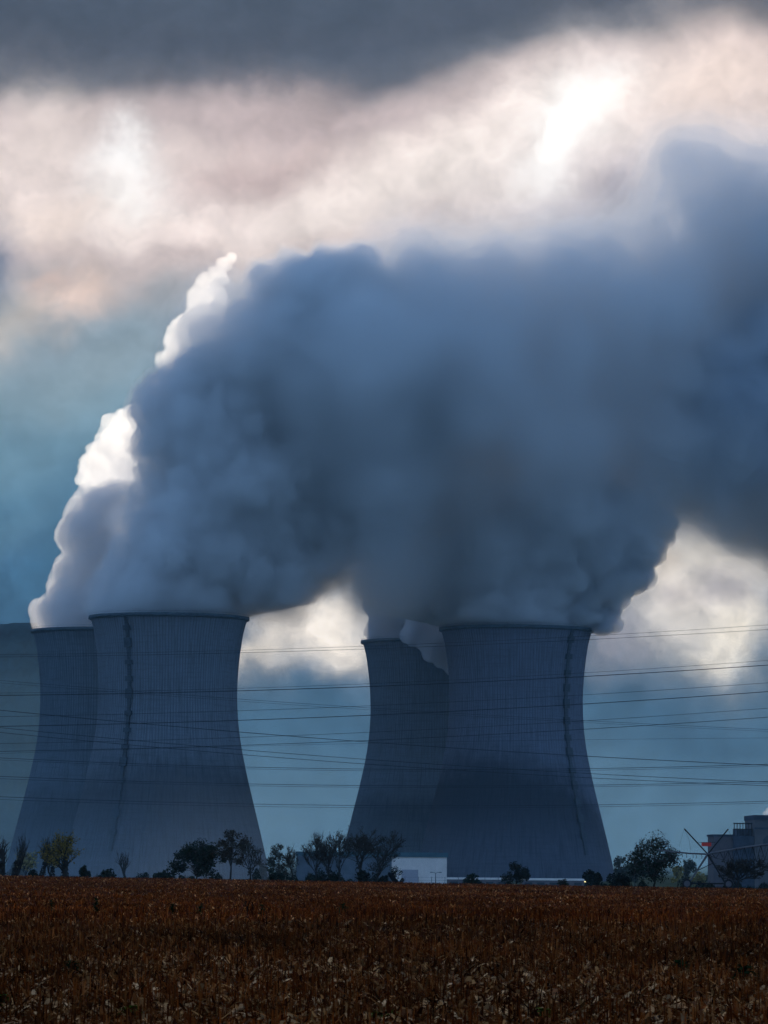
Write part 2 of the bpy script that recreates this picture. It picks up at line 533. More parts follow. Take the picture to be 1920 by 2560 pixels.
def tower(cx_u, Y, mat, label, ladder_ang=None, seed=1):
    cx = at(cx_u, 1500, Y).x
    root = empty('cooling_tower', (cx, Y, 0))
    tag(root, label, 'cooling tower', 'cooling towers of the power station')
    nseg, nr = 156 * 4, len(_zz)
    th = np.arange(nseg) * 2 * PI / nseg
    rib = np.where(np.arange(nseg) % 4 == 0, 0.16, 0.0)
    V = []
    for z, r in zip(_zz, _rr):
        V.append(np.stack([(r + rib) * np.cos(th), (r + rib) * np.sin(th), np.full(nseg, z)], 1))
    for z, r in zip(_zz[::-1], _rr[::-1]):       # inner face
        V.append(np.stack([(r - 0.7) * np.cos(th), (r - 0.7) * np.sin(th), np.full(nseg, z)], 1))
    V = np.concatenate(V)
    i, j = np.meshgrid(np.arange(nseg), np.arange(2 * nr - 1))
    i2 = (i + 1) % nseg
    Q = np.stack([(j * nseg + i).ravel(), (j * nseg + i2).ravel(), ((j + 1) * nseg + i2).ravel(), ((j + 1) * nseg + i).ravel()], 1)
    np_mesh('shell', V, Q, mat, root)
    # stiffening ring round the mouth
    n2 = 160
    t2 = np.arange(n2) * 2 * PI / n2
    rt_ = _rr[-1]
    sec = [(rt_ + 0.25, TOPZ - 1.5), (rt_ + 1.1, TOPZ - 1.1), (rt_ + 1.1, TOPZ + 0.35), (rt_ - 1.2, TOPZ + 0.35), (rt_ - 1.2, TOPZ - 0.4), (rt_ - 0.5, TOPZ - 1.5)]
    V = np.concatenate([np.stack([r * np.cos(t2), r * np.sin(t2), np.full(n2, z)], 1) for r, z in sec])
    i, j = np.meshgrid(np.arange(n2), np.arange(len(sec)))
    i2 = (i + 1) % n2; j2 = (j + 1) % len(sec)
    np_mesh('rim_ring', V, np.stack([(j * n2 + i).ravel(), (j * n2 + i2).ravel(), (j2 * n2 + i2).ravel(), (j2 * n2 + i).ravel()], 1), rim_mat, root)
    rail = MB()
    for k in range(n2):
        a, b2 = t2[k], t2[(k + 1) % n2]
        rr = rt_ + 0.9
        rail.tube([(rr * math.cos(a), rr * math.sin(a), TOPZ + 1.3), (rr * math.cos(b2), rr * math.sin(b2), TOPZ + 1.3)], 0.05, 3, False)
        if k % 2 == 0:
            rail.tube([(rr * math.cos(a), rr * math.sin(a), TOPZ + 0.3), (rr * math.cos(a), rr * math.sin(a), TOPZ + 1.3)], 0.04, 3, False)
    rail.build('guard_rail', rim_mat, root)
    if ladder_ang is not None:
        rr2 = random.Random(seed)
        lad, plats = MB(), []
        n = 150
        prev = None

        def pt(z, da, off):
            a = ladder_ang - PI / 2
            r = sprof(z) + off
            return Vector((r * math.cos(a) - da * math.sin(a), r * math.sin(a) + da * math.cos(a), z))
        w = 0.95
        for k in range(n):
            z0 = 4 + (TOPZ - 5) * k / n; z1 = 4 + (TOPZ - 5) * (k + 1) / n - 0.12
            ww = w * (1 + rr2.uniform(-0.12, 0.12))
            sh = rr2.uniform(-0.1, 0.1)
            q = [pt(z, d + sh, o) for z in (z0, z1) for d, o in ((-ww, 0.25), (ww, 0.25), (ww, 0.95), (-ww, 0.95))]
            b0 = len(lad.v); lad.v += [tuple(p) for p in q]
            lad.f += [[b0 + e for e in f] for f in ((0, 3, 2, 1), (4, 5, 6, 7), (0, 1, 5, 4), (1, 2, 6, 5), (2, 3, 7, 6), (3, 0, 4, 7))]
        lo = lad.build('caged_ladder', metal_dark, root)
        nz = 13
        for k in range(nz):
            z0 = 12 + (TOPZ - 20) * k / (nz - 1)
            hgt = rr2.uniform(1.8, 5.0)
            pm = MB()
            q = [pt(z, d, o) for z in (z0, z0 + hgt) for d, o in ((-1.9, 0.2), (1.9, 0.2), (1.9, 1.5), (-1.9, 1.5))]
            pm.v += [tuple(p) for p in q]
            pm.f += [list(f) for f in ((0, 3, 2, 1), (4, 5, 6, 7), (0, 1, 5, 4), (1, 2, 6, 5), (2, 3, 7, 6), (3, 0, 4, 7))]
            pm.build('platform', metal_dark, lo)
    return root


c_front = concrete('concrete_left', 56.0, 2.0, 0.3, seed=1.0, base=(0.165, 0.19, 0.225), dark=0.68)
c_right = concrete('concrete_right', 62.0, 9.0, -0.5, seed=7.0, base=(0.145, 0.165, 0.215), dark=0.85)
c_back = concrete('concrete_back', 44.0, 2.0, 0.0, seed=13.0, base=(0.12, 0.155, 0.19), dark=0.6)
tower(228, 2114, c_back, 'leftmost cooling tower, partly hidden behind its larger looking neighbour')
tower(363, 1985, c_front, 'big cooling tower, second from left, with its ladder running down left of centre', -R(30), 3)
tower(936, 2190, c_back, 'third cooling tower, steam spilling over its rim, tucked behind the rightmost tower')
tower(1115, 2061, c_right, 'rightmost cooling tower with a dark arched patch and a ladder near its right edge', R(45), 4)

# ------------------------------------------------------------------ steam
# closed puffy bodies grown from overlapping spheres, meshed at several depths, each filled with an even volume


def vol_mat(name, dens, g=0.55, colr=(0.995, 0.995, 1.0)):
    mt = bpy.data.materials.new(name); mt.use_nodes = True
    for n in list(mt.node_tree.nodes): mt.node_tree.nodes.remove(n)
    t = NT(mt.node_tree)
    o = t.new('ShaderNodeOutputMaterial'); v = t.new('ShaderNodeVolumePrincipled')
    v.inputs['Color'].default_value = (*colr, 1)
    v.inputs['Density'].default_value = dens
    v.inputs['Anisotropy'].default_value = g
    v.inputs['Density Attribute'].default_value = ''
    t.l.new(v.outputs[0], o.inputs['Volume'])
    return mt


def lattice_noise(shape, h, size, r):
    """smooth value noise on a grid of spacing h, feature size in metres"""
    out = None
    L = [int(math.ceil(s * h / size)) + 3 for s in shape]
    a = r.random(L)
    for ax, s in enumerate(shape):
        t = np.arange(s) * h / size
        i = np.floor(t).astype(int); f = t - i; f = f * f * (3 - 2 * f)
        a = np.moveaxis(a, ax, 0)
        sh = (-1,) + (1,) * (a.ndim - 1)
        a = a[i] * (1 - f).reshape(sh) + a[i + 1] * f.reshape(sh)
        a = np.moveaxis(a, 0, ax)
    return a - 0.5


def surface_net(Fd, org, h):
    """naive surface nets of field Fd < 0, outward facing quads"""
    s = Fd < 0
    nx, ny, nz = Fd.shape
    cs = np.zeros((nx - 1, ny - 1, nz - 1), np.int8)
    corners = [(a, b, c) for a in (0, 1) for b in (0, 1) for c in (0, 1)]
    for a, b, c in corners:
        cs += s[a:nx - 1 + a, b:ny - 1 + b, c:nz - 1 + c]
    act = (cs > 0) & (cs < 8)
    idx = np.full(act.shape, -1, np.int64)
    ci = np.argwhere(act)
    idx[act] = np.arange(len(ci))
    acc = np.zeros((len(ci), 3)); cnt = np.zeros(len(ci))
    edges = [(p, q) for p in corners for q in corners if sum(abs(np.subtract(p, q))) == 1 and p < q]
    for p, q in edges:
        fp = Fd[ci[:, 0] + p[0], ci[:, 1] + p[1], ci[:, 2] + p[2]]
        fq = Fd[ci[:, 0] + q[0], ci[:, 1] + q[1], ci[:, 2] + q[2]]
        c = (fp < 0) != (fq < 0)
        t = fp / np.where(c, fp - fq, 1)
        pt = np.array(p)[None] + t[:, None] * (np.array(q) - np.array(p))[None]
        acc += np.where(c[:, None], pt, 0); cnt += c
    V = (ci + acc / cnt[:, None]) * h + np.array(org)[None]
    Qs = []
    for ax in range(3):
        u, v = (ax + 1) % 3, (ax + 2) % 3
        sl0 = [slice(1, -1)] * 3; sl1 = [slice(1, -1)] * 3
        sl0[ax] = slice(0, -1); sl1[ax] = slice(1, None)
        A, B = s[tuple(sl0)], s[tuple(sl1)]
        for inside, flip in ((A & ~B, False), (~A & B, True)):
            e = np.argwhere(inside)
            if not len(e): continue
            e[:, u] += 1; e[:, v] += 1
            def g(du, dv):
                k = e.copy(); k[:, u] -= du; k[:, v] -= dv
                return idx[k[:, 0], k[:, 1], k[:, 2]]
            q = np.stack([g(1, 1), g(0, 1), g(0, 0), g(1, 0)], 1)
            Qs.append(q[:, ::-1] if flip else q)
    return V, np.concatenate(Qs)


def steam_field(blobs, h, seed, puff=(26, 10), puff_r=(0.38, 0.42), k=3.0, rough=(), pad=14.0, mouth=None, extra=()):
    """signed field of a billowing body; MOUTH (x, y) keeps it inside the tower it rises from, EXTRA blobs may hang outside"""
    r = np.random.default_rng(seed)

    def spheres(bl, dense):
        sph = []
        for b in bl:
            px, py, rp, Y = b[:4]
            cpt = np.array(at(px, py, Y)); Rr = rp * UNIT * Y
            sph.append((cpt, Rr, min(k, Rr * 0.3)))
            for _ in range(puff[0] if dense else puff[0] // 2):
                d = r.normal(size=3); d /= np.linalg.norm(d)
                r1 = Rr * puff_r[0] * r.uniform(0.5, 1.15)
                c1 = cpt + d * (Rr - r1 * r.uniform(0.0, 0.7))
                sph.append((c1, r1, min(k, r1 * 0.25)))
                for _ in range(puff[1]):
                    d2 = r.normal(size=3); d2 /= np.linalg.norm(d2)
                    if d2 @ d < -0.2: d2 = -d2
                    r2_ = r1 * puff_r[1] * r.uniform(0.5, 1.15)
                    if r2_ < h * 1.2: continue
                    sph.append((c1 + d2 * (r1 - r2_ * r.uniform(0.0, 0.5)), r2_, r2_ * 0.15))
        return sph
    s1, s2 = spheres(blobs, True), spheres(extra, False)
    lo = np.min([c - q for c, q, _ in s1 + s2], 0) - pad
    hi = np.max([c + q for c, q, _ in s1 + s2], 0) + pad
    if mouth: lo[2] = max(lo[2], TOPZ - 22.0)
    n = np.ceil((hi - lo) / h).astype(int) + 1
    Fd = np.full(n, 60.0, np.float32)
    ax = [lo[i] + np.arange(n[i]) * h for i in range(3)]

    def pour(sph):
        for cpt, q, kk in sph:
            m = q + pad
            sl = tuple(slice(max(0, int((cpt[i] - m - lo[i]) / h)), max(0, min(n[i], int((cpt[i] + m - lo[i]) / h) + 2))) for i in range(3))
            if any(e.stop <= e.start for e in sl): continue
            d = np.sqrt((ax[0][sl[0]][:, None, None] - cpt[0]) ** 2 + (ax[1][sl[1]][None, :, None] - cpt[1]) ** 2 + (ax[2][sl[2]][None, None, :] - cpt[2]) ** 2) - q
            f = Fd[sl]
            hh = np.clip(0.5 + 0.5 * (f - d) / kk, 0, 1)
            Fd[sl] = f * (1 - hh) + d * hh - kk * hh * (1 - hh)
    pour(s1)
    for size, amp in rough:
        Fd += (lattice_noise(tuple(n), h, size, r) * 2 * amp).astype(np.float32)
    if mouth:
        rad = np.sqrt((ax[0][:, None] - mouth[0]) ** 2 + (ax[1][None, :] - mouth[1]) ** 2)[:, :, None]
        zz = ax[2][None, None, :]
        lim = np.where(zz < TOPZ - 0.5, np.interp(ax[2], _zz, _rr)[None, None, :] - 4.5, _rr[-1] - 3.5 + (zz - TOPZ + 0.5) * 2.2 + (zz - TOPZ + 0.5) ** 2 * 0.25)
        open_ = np.clip((zz - TOPZ - 9) * 9, 0, 300)
        Fd = np.maximum(Fd, (rad - lim - open_)).astype(np.float32)
    pour(s2)
    return Fd, lo, h


def steam(name, fld, levels, label, g=0.55, group='steam plumes from the cooling towers', cat='steam plume', colr=(0.995, 0.995, 1.0), parent_loc=None):
    Fd, lo, h = fld
    root = None
    for i, (off, dens) in enumerate(levels):
        f = Fd - off
        f[0], f[-1], f[:, 0], f[:, -1], f[:, :, 0], f[:, :, -1] = (9.0,) * 6
        V, Q = surface_net(f, lo, h)
        mt = vol_mat(f'{name}_vapour', dens, g, colr)
        if root is None:
            root = np_mesh(name, V, Q, mt)
            tag(root, label, cat, group)
        else:
            np_mesh('dense_core' if i == len(levels) - 1 else 'inner_vapour', V, Q, mt, root)
    return root


def B_(seq, Y0, Y1):
    n = len(seq)
    return [(a, b, c_, Y0 + (Y1 - Y0) * i / max(1, n - 1)) for i, (a, b, c_) in enumerate(seq)]


# the left back tower: dense below, thin and sunlit above
A1 = B_([(228, 1385, 118), (222, 1330, 112), (226, 1270, 100), (232, 1210, 95), (236, 1150, 92), (250, 1120, 66)], 2114, 2126)
A2 = B_([(250, 1030, 62), (210, 1005, 34), (262, 955, 46), (285, 915, 34), (322, 950, 56), (300, 1015, 50)], 2122, 2135)
A3 = B_([(375, 845, 42), (380, 778, 33), (408, 738, 44), (398, 712, 26), (436, 690, 40), (425, 648, 22), (452, 640, 32), (444, 606, 16), (470, 600, 20), (482, 572, 13), (498, 556, 9)], 2140, 2160)
steam('steam_plume', steam_field(A1, 1.2, 21, mouth=(at(228, 1500, 2114).x, 2114), puff=(44, 9), k=1.8, rough=[(8, 1.0), (4, 0.6)]), [(0.8, 0.10), (-2.5, 0.08)],
      'grey steam column leaning up from the leftmost tower, sunlit only at its top')
steam('steam_plume', steam_field(A2 + A3, 0.85, 22, puff=(40, 10), puff_r=(0.40, 0.46), k=0.9, rough=[(6, 0.9), (3, 0.5)]), [(0.4, 0.055), (-2.0, 0.012)],
      'brilliant white cauliflower steam billows along the left edge of the dark plume', g=0.72)

Bb = B_([(366, 1365, 138), (372, 1320, 146), (388, 1265, 142), (425, 1205, 150), (470, 1130, 165), (500, 1060, 160), (480, 970, 150), (452, 905, 136), (515, 855, 130), (630, 770, 102), (655, 690, 108), (668, 650, 90)], 1985, 1975)
Bb += [(590, 622, 54, 1975), (735, 630, 84, 1985), (560, 1255, 105, 1990), (600, 1130, 140, 2000), (700, 1020, 190, 2015), (760, 860, 200, 2020), (720, 690, 120, 2020), (520, 1310, 66, 1988), (585, 1315, 44, 1990)]
steam('steam_plume', steam_field(Bb, 1.4, 23, mouth=(at(363, 1500, 1985).x, 1985), puff=(46, 9), puff_r=(0.36, 0.42), k=2.6, rough=[(14, 1.8), (6, 1.1), (3.2, 0.6)]), [(3.0, 0.025), (0.6, 0.10), (-4.0, 0.08)],
      'huge dark blue steam plume rising from the second tower and leaning right', g=0.4)

Cc = B_([(1117, 1392, 122), (1112, 1330, 142), (1120, 1270, 160), (1165, 1215, 150), (1235, 1180, 135), (1310, 1160, 105), (1370, 1150, 72), (1405, 1140, 45)], 2061, 2050)
Cc += [(1040, 1180, 140, 2068), (900, 1250, 95, 2072), (870, 1300, 62, 2072), (1180, 1130, 110, 2060), (1290, 1110, 80, 2058), (1000, 1240, 130, 2065), (930, 1310, 90, 2070),]
Cx = [(1345, 1205, 58, 2050), (1372, 1240, 34, 2048), (1240, 1300, 52, 2052), (1305, 1345, 27, 2050), (1322, 1322, 20, 2050), (1328, 1296, 18, 2050), (1322, 1262, 28, 2050), (1288, 1250, 44, 2050), (1272, 1345, 20, 2050), (1335, 1352, 13, 2050)]
c_plume = steam('steam_plume', steam_field(Cc, 1.4, 24, mouth=(at(1115, 1500, 2061).x, 2061), puff=(40, 8), puff_r=(0.36, 0.42), k=2.0, rough=[(14, 2.2), (6, 1.3), (3.2, 0.7)]), [(1.0, 0.20), (-4.0, 0.05)],
      'dark steam plume boiling off the rightmost tower with a ragged hanging right edge', g=0.4)

curl = steam_field(Cx, 1.2, 34, puff=(26, 6), k=1.6, rough=[(7, 1.2), (3.2, 0.6)], pad=6.0)
curl_f = curl[0].copy(); curl_f[0], curl_f[-1], curl_f[:, 0], curl_f[:, -1], curl_f[:, :, 0], curl_f[:, :, -1] = (9.0,) * 6
np_mesh('hanging_curl', *surface_net(curl_f, curl[1], curl[2]), vol_mat('curl_vapour', 0.45, 0.2, (0.86, 0.89, 0.93)), c_plume)  # shade on the curl is put into its lowered vapour colour
Dd = [(925, 1412, 112, 2190), (885, 1345, 84, 2185), (905, 1280, 82, 2180), (960, 1220, 110, 2175)]
Dx = [(950, 1382, 42, 2136), (905, 1368, 26, 2140), (880, 1372, 14, 2142), (966, 1418, 24, 2134), (982, 1438, 20, 2134), (1000, 1370, 56, 2136), (930, 1340, 50, 2140)]
steam('steam_plume', steam_field(Dd, 1.4, 25, mouth=(at(936, 1500, 2190).x, 2190), extra=Dx, puff=(24, 6), k=3.0, rough=[(10, 1.5)]), [(1.2, 0.26), (-3.0, 0.14)],
      'pale grey steam spilling over the rim of the third tower', g=0.3, colr=(0.84, 0.84, 0.86))  # greyer vapour colour paints in shade, holding down light through the spill

Ee = [(640, 800, 190, 2100), (820, 728, 130, 2120), (900, 780, 240, 2130), (1000, 680, 135, 2150), (1150, 720, 190, 2160), (1300, 640, 140, 2170), (1300, 800, 240, 2170), (1450, 640, 190, 2190),
      (1420, 520, 110, 2190), (1560, 500, 130, 2200), (1600, 760, 220, 2210), (1650, 560, 170, 2210), (1750, 650, 250, 2220), (1500, 930, 180, 2190), (1640, 960, 165, 2200), (1780, 960, 200, 2210),
      (1000, 960, 195, 2140), (800, 1000, 170, 2110), (1180, 970, 180, 2160), (1350, 990, 130, 2180), (930, 1110, 85, 2150), (720, 1050, 100, 2100), (770, 650, 66, 2110), (880, 640, 60, 2120), (1240, 540, 80, 2170), (1500, 440, 84, 2190), (1620, 440, 100, 2200), (1760, 470, 130, 2210), (790, 760, 110, 2060)]
Ee = [(a, b, q, Y - 112) for a, b, q, Y in Ee]
steam('steam_cloud', steam_field(Ee, 2.8, 26, puff=(22, 5), puff_r=(0.42, 0.45), k=7.0, rough=[(70, 18.0), (32, 10.0), (14, 4.0), (7, 1.4)], pad=34.0), [(17, 0.004), (9, 0.009), (1, 0.03), (-7, 0.05)],
      'vast soft blue bank of merged steam drifting across the upper right sky', g=0.4, cat='steam cloud', group=None)
Ff = [(1480, 1040, 84, 2120), (1590, 1060, 80, 2130), (1705, 1120, 90, 2130), (1800, 1080, 110, 2130), (1560, 960, 130, 2140), (1680, 930, 160, 2140), (1430, 1030, 80, 2110), (1530, 1075, 44, 2125), (1648, 1150, 52, 2128), (1600, 1120, 40, 2126), (1390, 1060, 60, 2100), (1640, 860, 130, 2060), (1690, 760, 120, 2060), (1560, 930, 110, 2060)]
steam('steam_cloud', steam_field(Ff, 2.2, 27, puff=(30, 6), puff_r=(0.42, 0.42), k=3.5, rough=[(40, 10.0), (18, 6.0), (8, 2.6), (5, 1.0)], pad=24.0), [(4, 0.02), (0, 0.05), (-6, 0.06)],
      'dark ragged steam scrap hanging over the bright cloud at the right edge', g=0.4, cat='steam cloud', group=None, colr=(0.86, 0.89, 0.93))  # shade from neighbouring steam is painted in by the darker vapour colour
Gg = [(600, 1275, 62, 1996), (655, 1230, 66, 2020), (715, 1180, 70, 2040), (780, 1140, 66, 2060), (640, 1296, 24, 2010)]
steam('steam_cloud', steam_field(Gg, 1.8, 28, puff=(30, 6), puff_r=(0.40, 0.42), k=3.0, rough=[(24, 5.0), (11, 2.4), (5, 1.0)], pad=22.0), [(5, 0.012), (0, 0.03), (-5, 0.04)],
      'pale grey torn steam drifting low between the two pairs of towers', g=0.4, cat='steam cloud', group=None)


# mist lying in the valley behind the towers and low round the left pair, as closed lens shaped bodies


def mist_body(name, cx, cy_, rx, ry, z0, top, dens, seed, colr, layers=3, parent=None):
    r = np.random.default_rng(seed)
    root = None
    for L in range(layers):
        t = 1 - 0.22 * L
        nu, nv = 90, 24
        V = []
        ph = r.uniform(0, 6.28, 8)
        for j in range(nv + 1):
            lat = PI / 2 * j / nv
            for i in range(nu):
                lon = 2 * PI * i / nu
                wob = 1 + 0.05 * math.sin(3 * lon + ph[0]) + 0.05 * math.sin(7 * lon + ph[1])
                x = cx + rx * (0.85 + 0.15 * t) * math.cos(lon) * math.cos(lat) * wob
                y = cy_ + ry * (0.85 + 0.15 * t) * math.sin(lon) * math.cos(lat) * wob
                hh = top * t * (math.sin(lat) ** 0.55)
                hh *= 1 + 0.07 * math.sin(x * 0.004 + ph[2]) + 0.05 * math.sin(x * 0.011 + ph[3]) + 0.03 * math.sin(x * 0.031 + ph[4])
                V.append((x, y, z0 + hh))
        Q = []
        for j in range(nv):
            for i in range(nu):
                Q.append((j * nu + i, j * nu + (i + 1) % nu, (j + 1) * nu + (i + 1) % nu, (j + 1) * nu + i))
        me_f = [list(q) for q in Q] + [list(range(nu))[::-1]]
        o = mesh_obj(name if L == 0 else 'denser_layer', V, me_f, vol_mat(name + '_air', dens, 0.2, colr), root)
        if root is None: root = o
    tag(root, kind='stuff')


mist_body('valley_mist', 0, 3350, 2600, 800, -12, 190, 0.00006, 3, (0.50, 0.86, 1.0), 5)
mist_body('ground_mist', -570, 1500, 620, 420, -12, 60, 0.00007, 5, (0.8, 0.92, 1.0), 6)

scene.render.engine = 'CYCLES'

# ------------------------------------------------------------------ stubble on the field
def place(px, Y, dz=0.0):
    x = at(px, 1900, Y).x
    return Vector((x, Y, float(ground_z(x, Y)) + dz))


def ribbons(pos, height, width, lean, yaw, bend, tint, segs=2):
    """upright blades: one bent ribbon per row of pos"""
    n = len(pos)
    ca, sa = np.cos(yaw), np.sin(yaw)
    V = np.zeros((n, (segs + 1) * 2, 3)); C = np.zeros((n, (segs + 1) * 2, 3))
    for k in range(segs + 1):
        t = k / segs
        off = (lean * t + bend * t * t)
        up_ = height * (t - 0.35 * bend / np.maximum(height, 0.05) * t * t)
        w = width * (1 - 0.45 * t) * 0.5
        cx = pos[:, 0] + off * ca; cy_ = pos[:, 1] + off * sa
        for e, sg in enumerate((-1, 1)):
            V[:, 2 * k + e, 0] = cx - sg * w * sa
            V[:, 2 * k + e, 1] = cy_ + sg * w * ca
            V[:, 2 * k + e, 2] = pos[:, 2] + up_
            C[:, 2 * k + e] = tint
    base = np.arange(n)[:, None] * (segs + 1) * 2
    Q = np.concatenate([base + np.array([[2 * k, 2 * k + 1, 2 * k + 3, 2 * k + 2]]) for k in range(segs)], 0)
    return V.reshape(-1, 3), Q, C.reshape(-1, 3)


def scatter(y0, y1, dens, r):
    wid = lambda y: 0.205 * y + 5
    n = int((y1 - y0) * 0.5 * (wid(y0) + wid(y1)) * dens)
    y = y0 + (y1 - y0) * r.random(n)
    y = np.sqrt(y0 ** 2 + (y1 ** 2 - y0 ** 2) * r.random(n)) if y0 > 0 else y
    x = (r.random(n) - 0.5) * wid(y)
    return x, y


def stubble():
    r = np.random.default_rng(77)
    parts = []
    pal = np.array([(0.20, 0.050, 0.011), (0.13, 0.028, 0.006), (0.30, 0.10, 0.028), (0.07, 0.015, 0.004), (0.24, 0.060, 0.012)])
    for y0, y1, d, hs in ((50, 80, 13, 1.0), (80, 130, 11, 1.0), (130, 165, 8, 0.95), (165, 250, 6, 0.55), (250, 458, 3.6, 0.45)):
        x, y = scatter(y0, y1, d, r)
        row = 0.95                                     # drilled rows run obliquely away from the camera
        u = x * 0.94 + y * 0.34
        u2 = np.round(u / row) * row + r.normal(0, 0.07, len(x))
        x = x + (u2 - u) * 0.94
        n = len(x)
        cl = 0.65 + 0.55 * np.sin(x * 0.35 + 2 * np.sin(y * 0.09)) * np.sin(y * 0.06 + x * 0.11)
        keep = r.random(n) < np.clip(cl + 0.35, 0.25, 1)
        x, y = x[keep], y[keep]; n = len(x)
        pos = np.stack([x, y, ground_z(x, y) - 0.02], 1)
        h = r.gamma(4.5, 0.052, n).clip(0.05, 0.46) * hs
        w = r.uniform(0.018, 0.04, n) * (1.0 if y0 < 130 else 1.5)
        wear = np.where(y > 165, 1.0 + 0.5 * np.clip(np.sin(900.0 / (y + x * 0.05) * 9.0) + 0.6 * np.sin(x * 0.11 + y * 0.02), 0, 1.4), 1.0) * (0.5 + 0.8 * np.clip(0.5 + 0.5 * np.sin(x * 0.5 + 3 * np.sin(y * 0.045)) * np.sin(y * 0.16 + 1.3 * np.sin(x * 0.2)), 0, 1))
        col_ = pal[r.integers(0, len(pal), n)] * (r.uniform(0.35, 1.25, n) * wear)[:, None]
        yaw = r.uniform(0, 2 * PI, n)
        parts.append(ribbons(pos, h, w, r.normal(0, 0.09, n), yaw, r.normal(0, 0.07, n), col_, 2))
        parts.append(ribbons(pos, h, w, np.zeros(n), yaw + PI / 2, np.zeros(n), col_, 1))
        # torn leaves hanging from the stalks and husks lying between them
        k = np.arange(n)[r.random(n) < 0.95]; k = np.concatenate([k, k]) if y0 < 130 else k
        m_ = len(k)
        p2 = pos[k] + np.stack([r.normal(0, 0.06, m_), r.normal(0, 0.06, m_), r.uniform(0.02, 0.22, m_) * hs], 1)
        tan = np.array([(0.34, 0.13, 0.045), (0.22, 0.07, 0.02), (0.42, 0.19, 0.075), (0.16, 0.042, 0.010)])[r.integers(0, 4, m_)] * (r.choice([0.22, 0.4, 0.65, 1.0, 1.35], m_, p=[0.22, 0.26, 0.26, 0.18, 0.08]) * wear[k])[:, None]
        parts.append(ribbons(p2, r.uniform(-0.12, 0.16, m_), r.uniform(0.03, 0.075, m_), r.uniform(0.08, 0.30, m_), r.uniform(0, 2 * PI, m_), r.uniform(-0.05, 0.12, m_), tan, 3))
    # pale husk litter, thickest close to the camera
    for y0, y1, d in ((50, 70, 24), (70, 95, 13), (95, 160, 2.6), (160, 450, 0.4)):
        x, y = scatter(y0, y1, d, r)
        n = len(x)
        pos = np.stack([x, y, ground_z(x, y) + r.uniform(0.0, 0.10, n)], 1)
        tan = np.array([(0.58, 0.31, 0.16), (0.44, 0.21, 0.09), (0.66, 0.38, 0.22), (0.30, 0.12, 0.045)])[r.integers(0, 4, n)] * r.choice([0.35, 0.7, 1.1, 1.5], n, p=[0.25, 0.35, 0.28, 0.12])[:, None]
        parts.append(ribbons(pos, r.uniform(0.01, 0.13, n), r.uniform(0.05, 0.15, n), r.uniform(0.06, 0.24, n), r.uniform(0, 2 * PI, n), r.uniform(-0.03, 0.10, n), tan, 2))
    V, Q, C, o = [], [], [], 0
    for v, q, c_ in parts:
        V.append(v); Q.append(q + o); C.append(c_); o += len(v)
    ob = np_mesh('corn_stubble', np.concatenate(V), np.concatenate(Q), tint_material('dry_maize'), colors=np.concatenate(C) * np.where(np.concatenate(V)[:, 1:2] > 140, np.array([[1.25, 0.82, 0.48]]), np.array([[0.92, 0.76, 0.58]])))
    tag(ob, kind='stuff')


stubble()

# ------------------------------------------------------------------ leafy weeds standing above the stubble
weed_mat = material('weed_leaf', (0.010, 0.024, 0.006), 1.0, 0.4, 6.0, 0.0)
stalk_mat = material('dead_stalk', (0.02, 0.008, 0.004), 1.0, 0.4, 8.0, 0.0)


def weed(px, Y, h, w, label, leaves=26, seed=0, mat=None, group='green weeds in the stubble'):
    r = random.Random(seed)
    p = place(px, Y, -0.03)
    root = empty('weed_plant', p)
    tag(root, label, 'weed', group)
    st = MB()
    lean = r.uniform(-0.1, 0.1) * h
    st.tube([(0, 0, 0), (lean * 0.4, 0, h * 0.5), (lean, 0, h)], [0.014, 0.011, 0.005], 5)
    st.build('stem', stalk_mat, root)
    lf = MB()
    for i in range(leaves):
        t = r.uniform(0.12, 1.0)
        a = r.uniform(0, 2 * PI); L = 1.5 * w * r.uniform(0.5, 1.0) * (1.15 - 0.5 * t)
        b = Vector((lean * t, 0, h * t))
        d = Vector((math.cos(a), math.sin(a), r.uniform(0.1, 0.8))).normalized()
        s = Vector((-math.sin(a), math.cos(a), 0)) * L * 0.2
        m1 = b + d * L * 0.5; e = b + d * L + Vector((0, 0, -0.3 * L))
        lf.quad(b - s * 0.2, b + s * 0.2, m1 + s, m1 - s)
        lf.quad(m1 - s, m1 + s, e + s * 0.15, e - s * 0.15)
    lf.build('leaves', mat or weed_mat, root)


WEEDS = [(113, 172, 0.52, 0.20, 'small ragged green weed, leftmost of the weeds in the field'),
         (208, 166, 0.66, 0.24, 'tall bushy green weed, second from the left in the field'),
         (375, 160, 0.48, 0.22, 'squat green weed left of the close pair near the middle of the field'),
         (432, 158, 0.52, 0.24, 'dense green weed standing a step right of the squat one'),
         (564, 150, 0.60, 0.20, 'slim green weed just right of the dead bent stalk'),
         (740, 158, 0.50, 0.30, 'lone green weed with spreading leaves below the bare tree group'),
         (1486, 168, 0.40, 0.16, 'small green weed far out on the right of the stubble'),
         (1605, 84, 0.34, 0.34, 'broad green weed clump close to the right edge of the field'),
         (1470, 90, 0.30, 0.32, 'low dark weed clump left of the broad clump at the right'),
         (1180, 62, 0.20, 0.26, 'fresh green weed tuft among pale husks, front right of centre'),
         (830, 61, 0.18, 0.28, 'fresh green weed tuft among pale husks, front centre'),
         (290, 61, 0.20, 0.30, 'fresh green weed tuft among pale husks, front left'),
         (8, 64, 0.24, 0.30, 'green weed tuft cut by the left edge of the picture'),
         (158, 84, 0.28, 0.28, 'dark low weed clump left in the near stubble')]
fresh = material('fresh_weed', (0.060, 0.085, 0.008), 1.0, 0.4, 6.0, 0.0)
for i, (px, Y, h, w, lb) in enumerate(WEEDS):
    weed(px, Y, h, w, lb, 54 if h < 0.36 else 64, 100 + i, fresh if h < 0.25 else None)


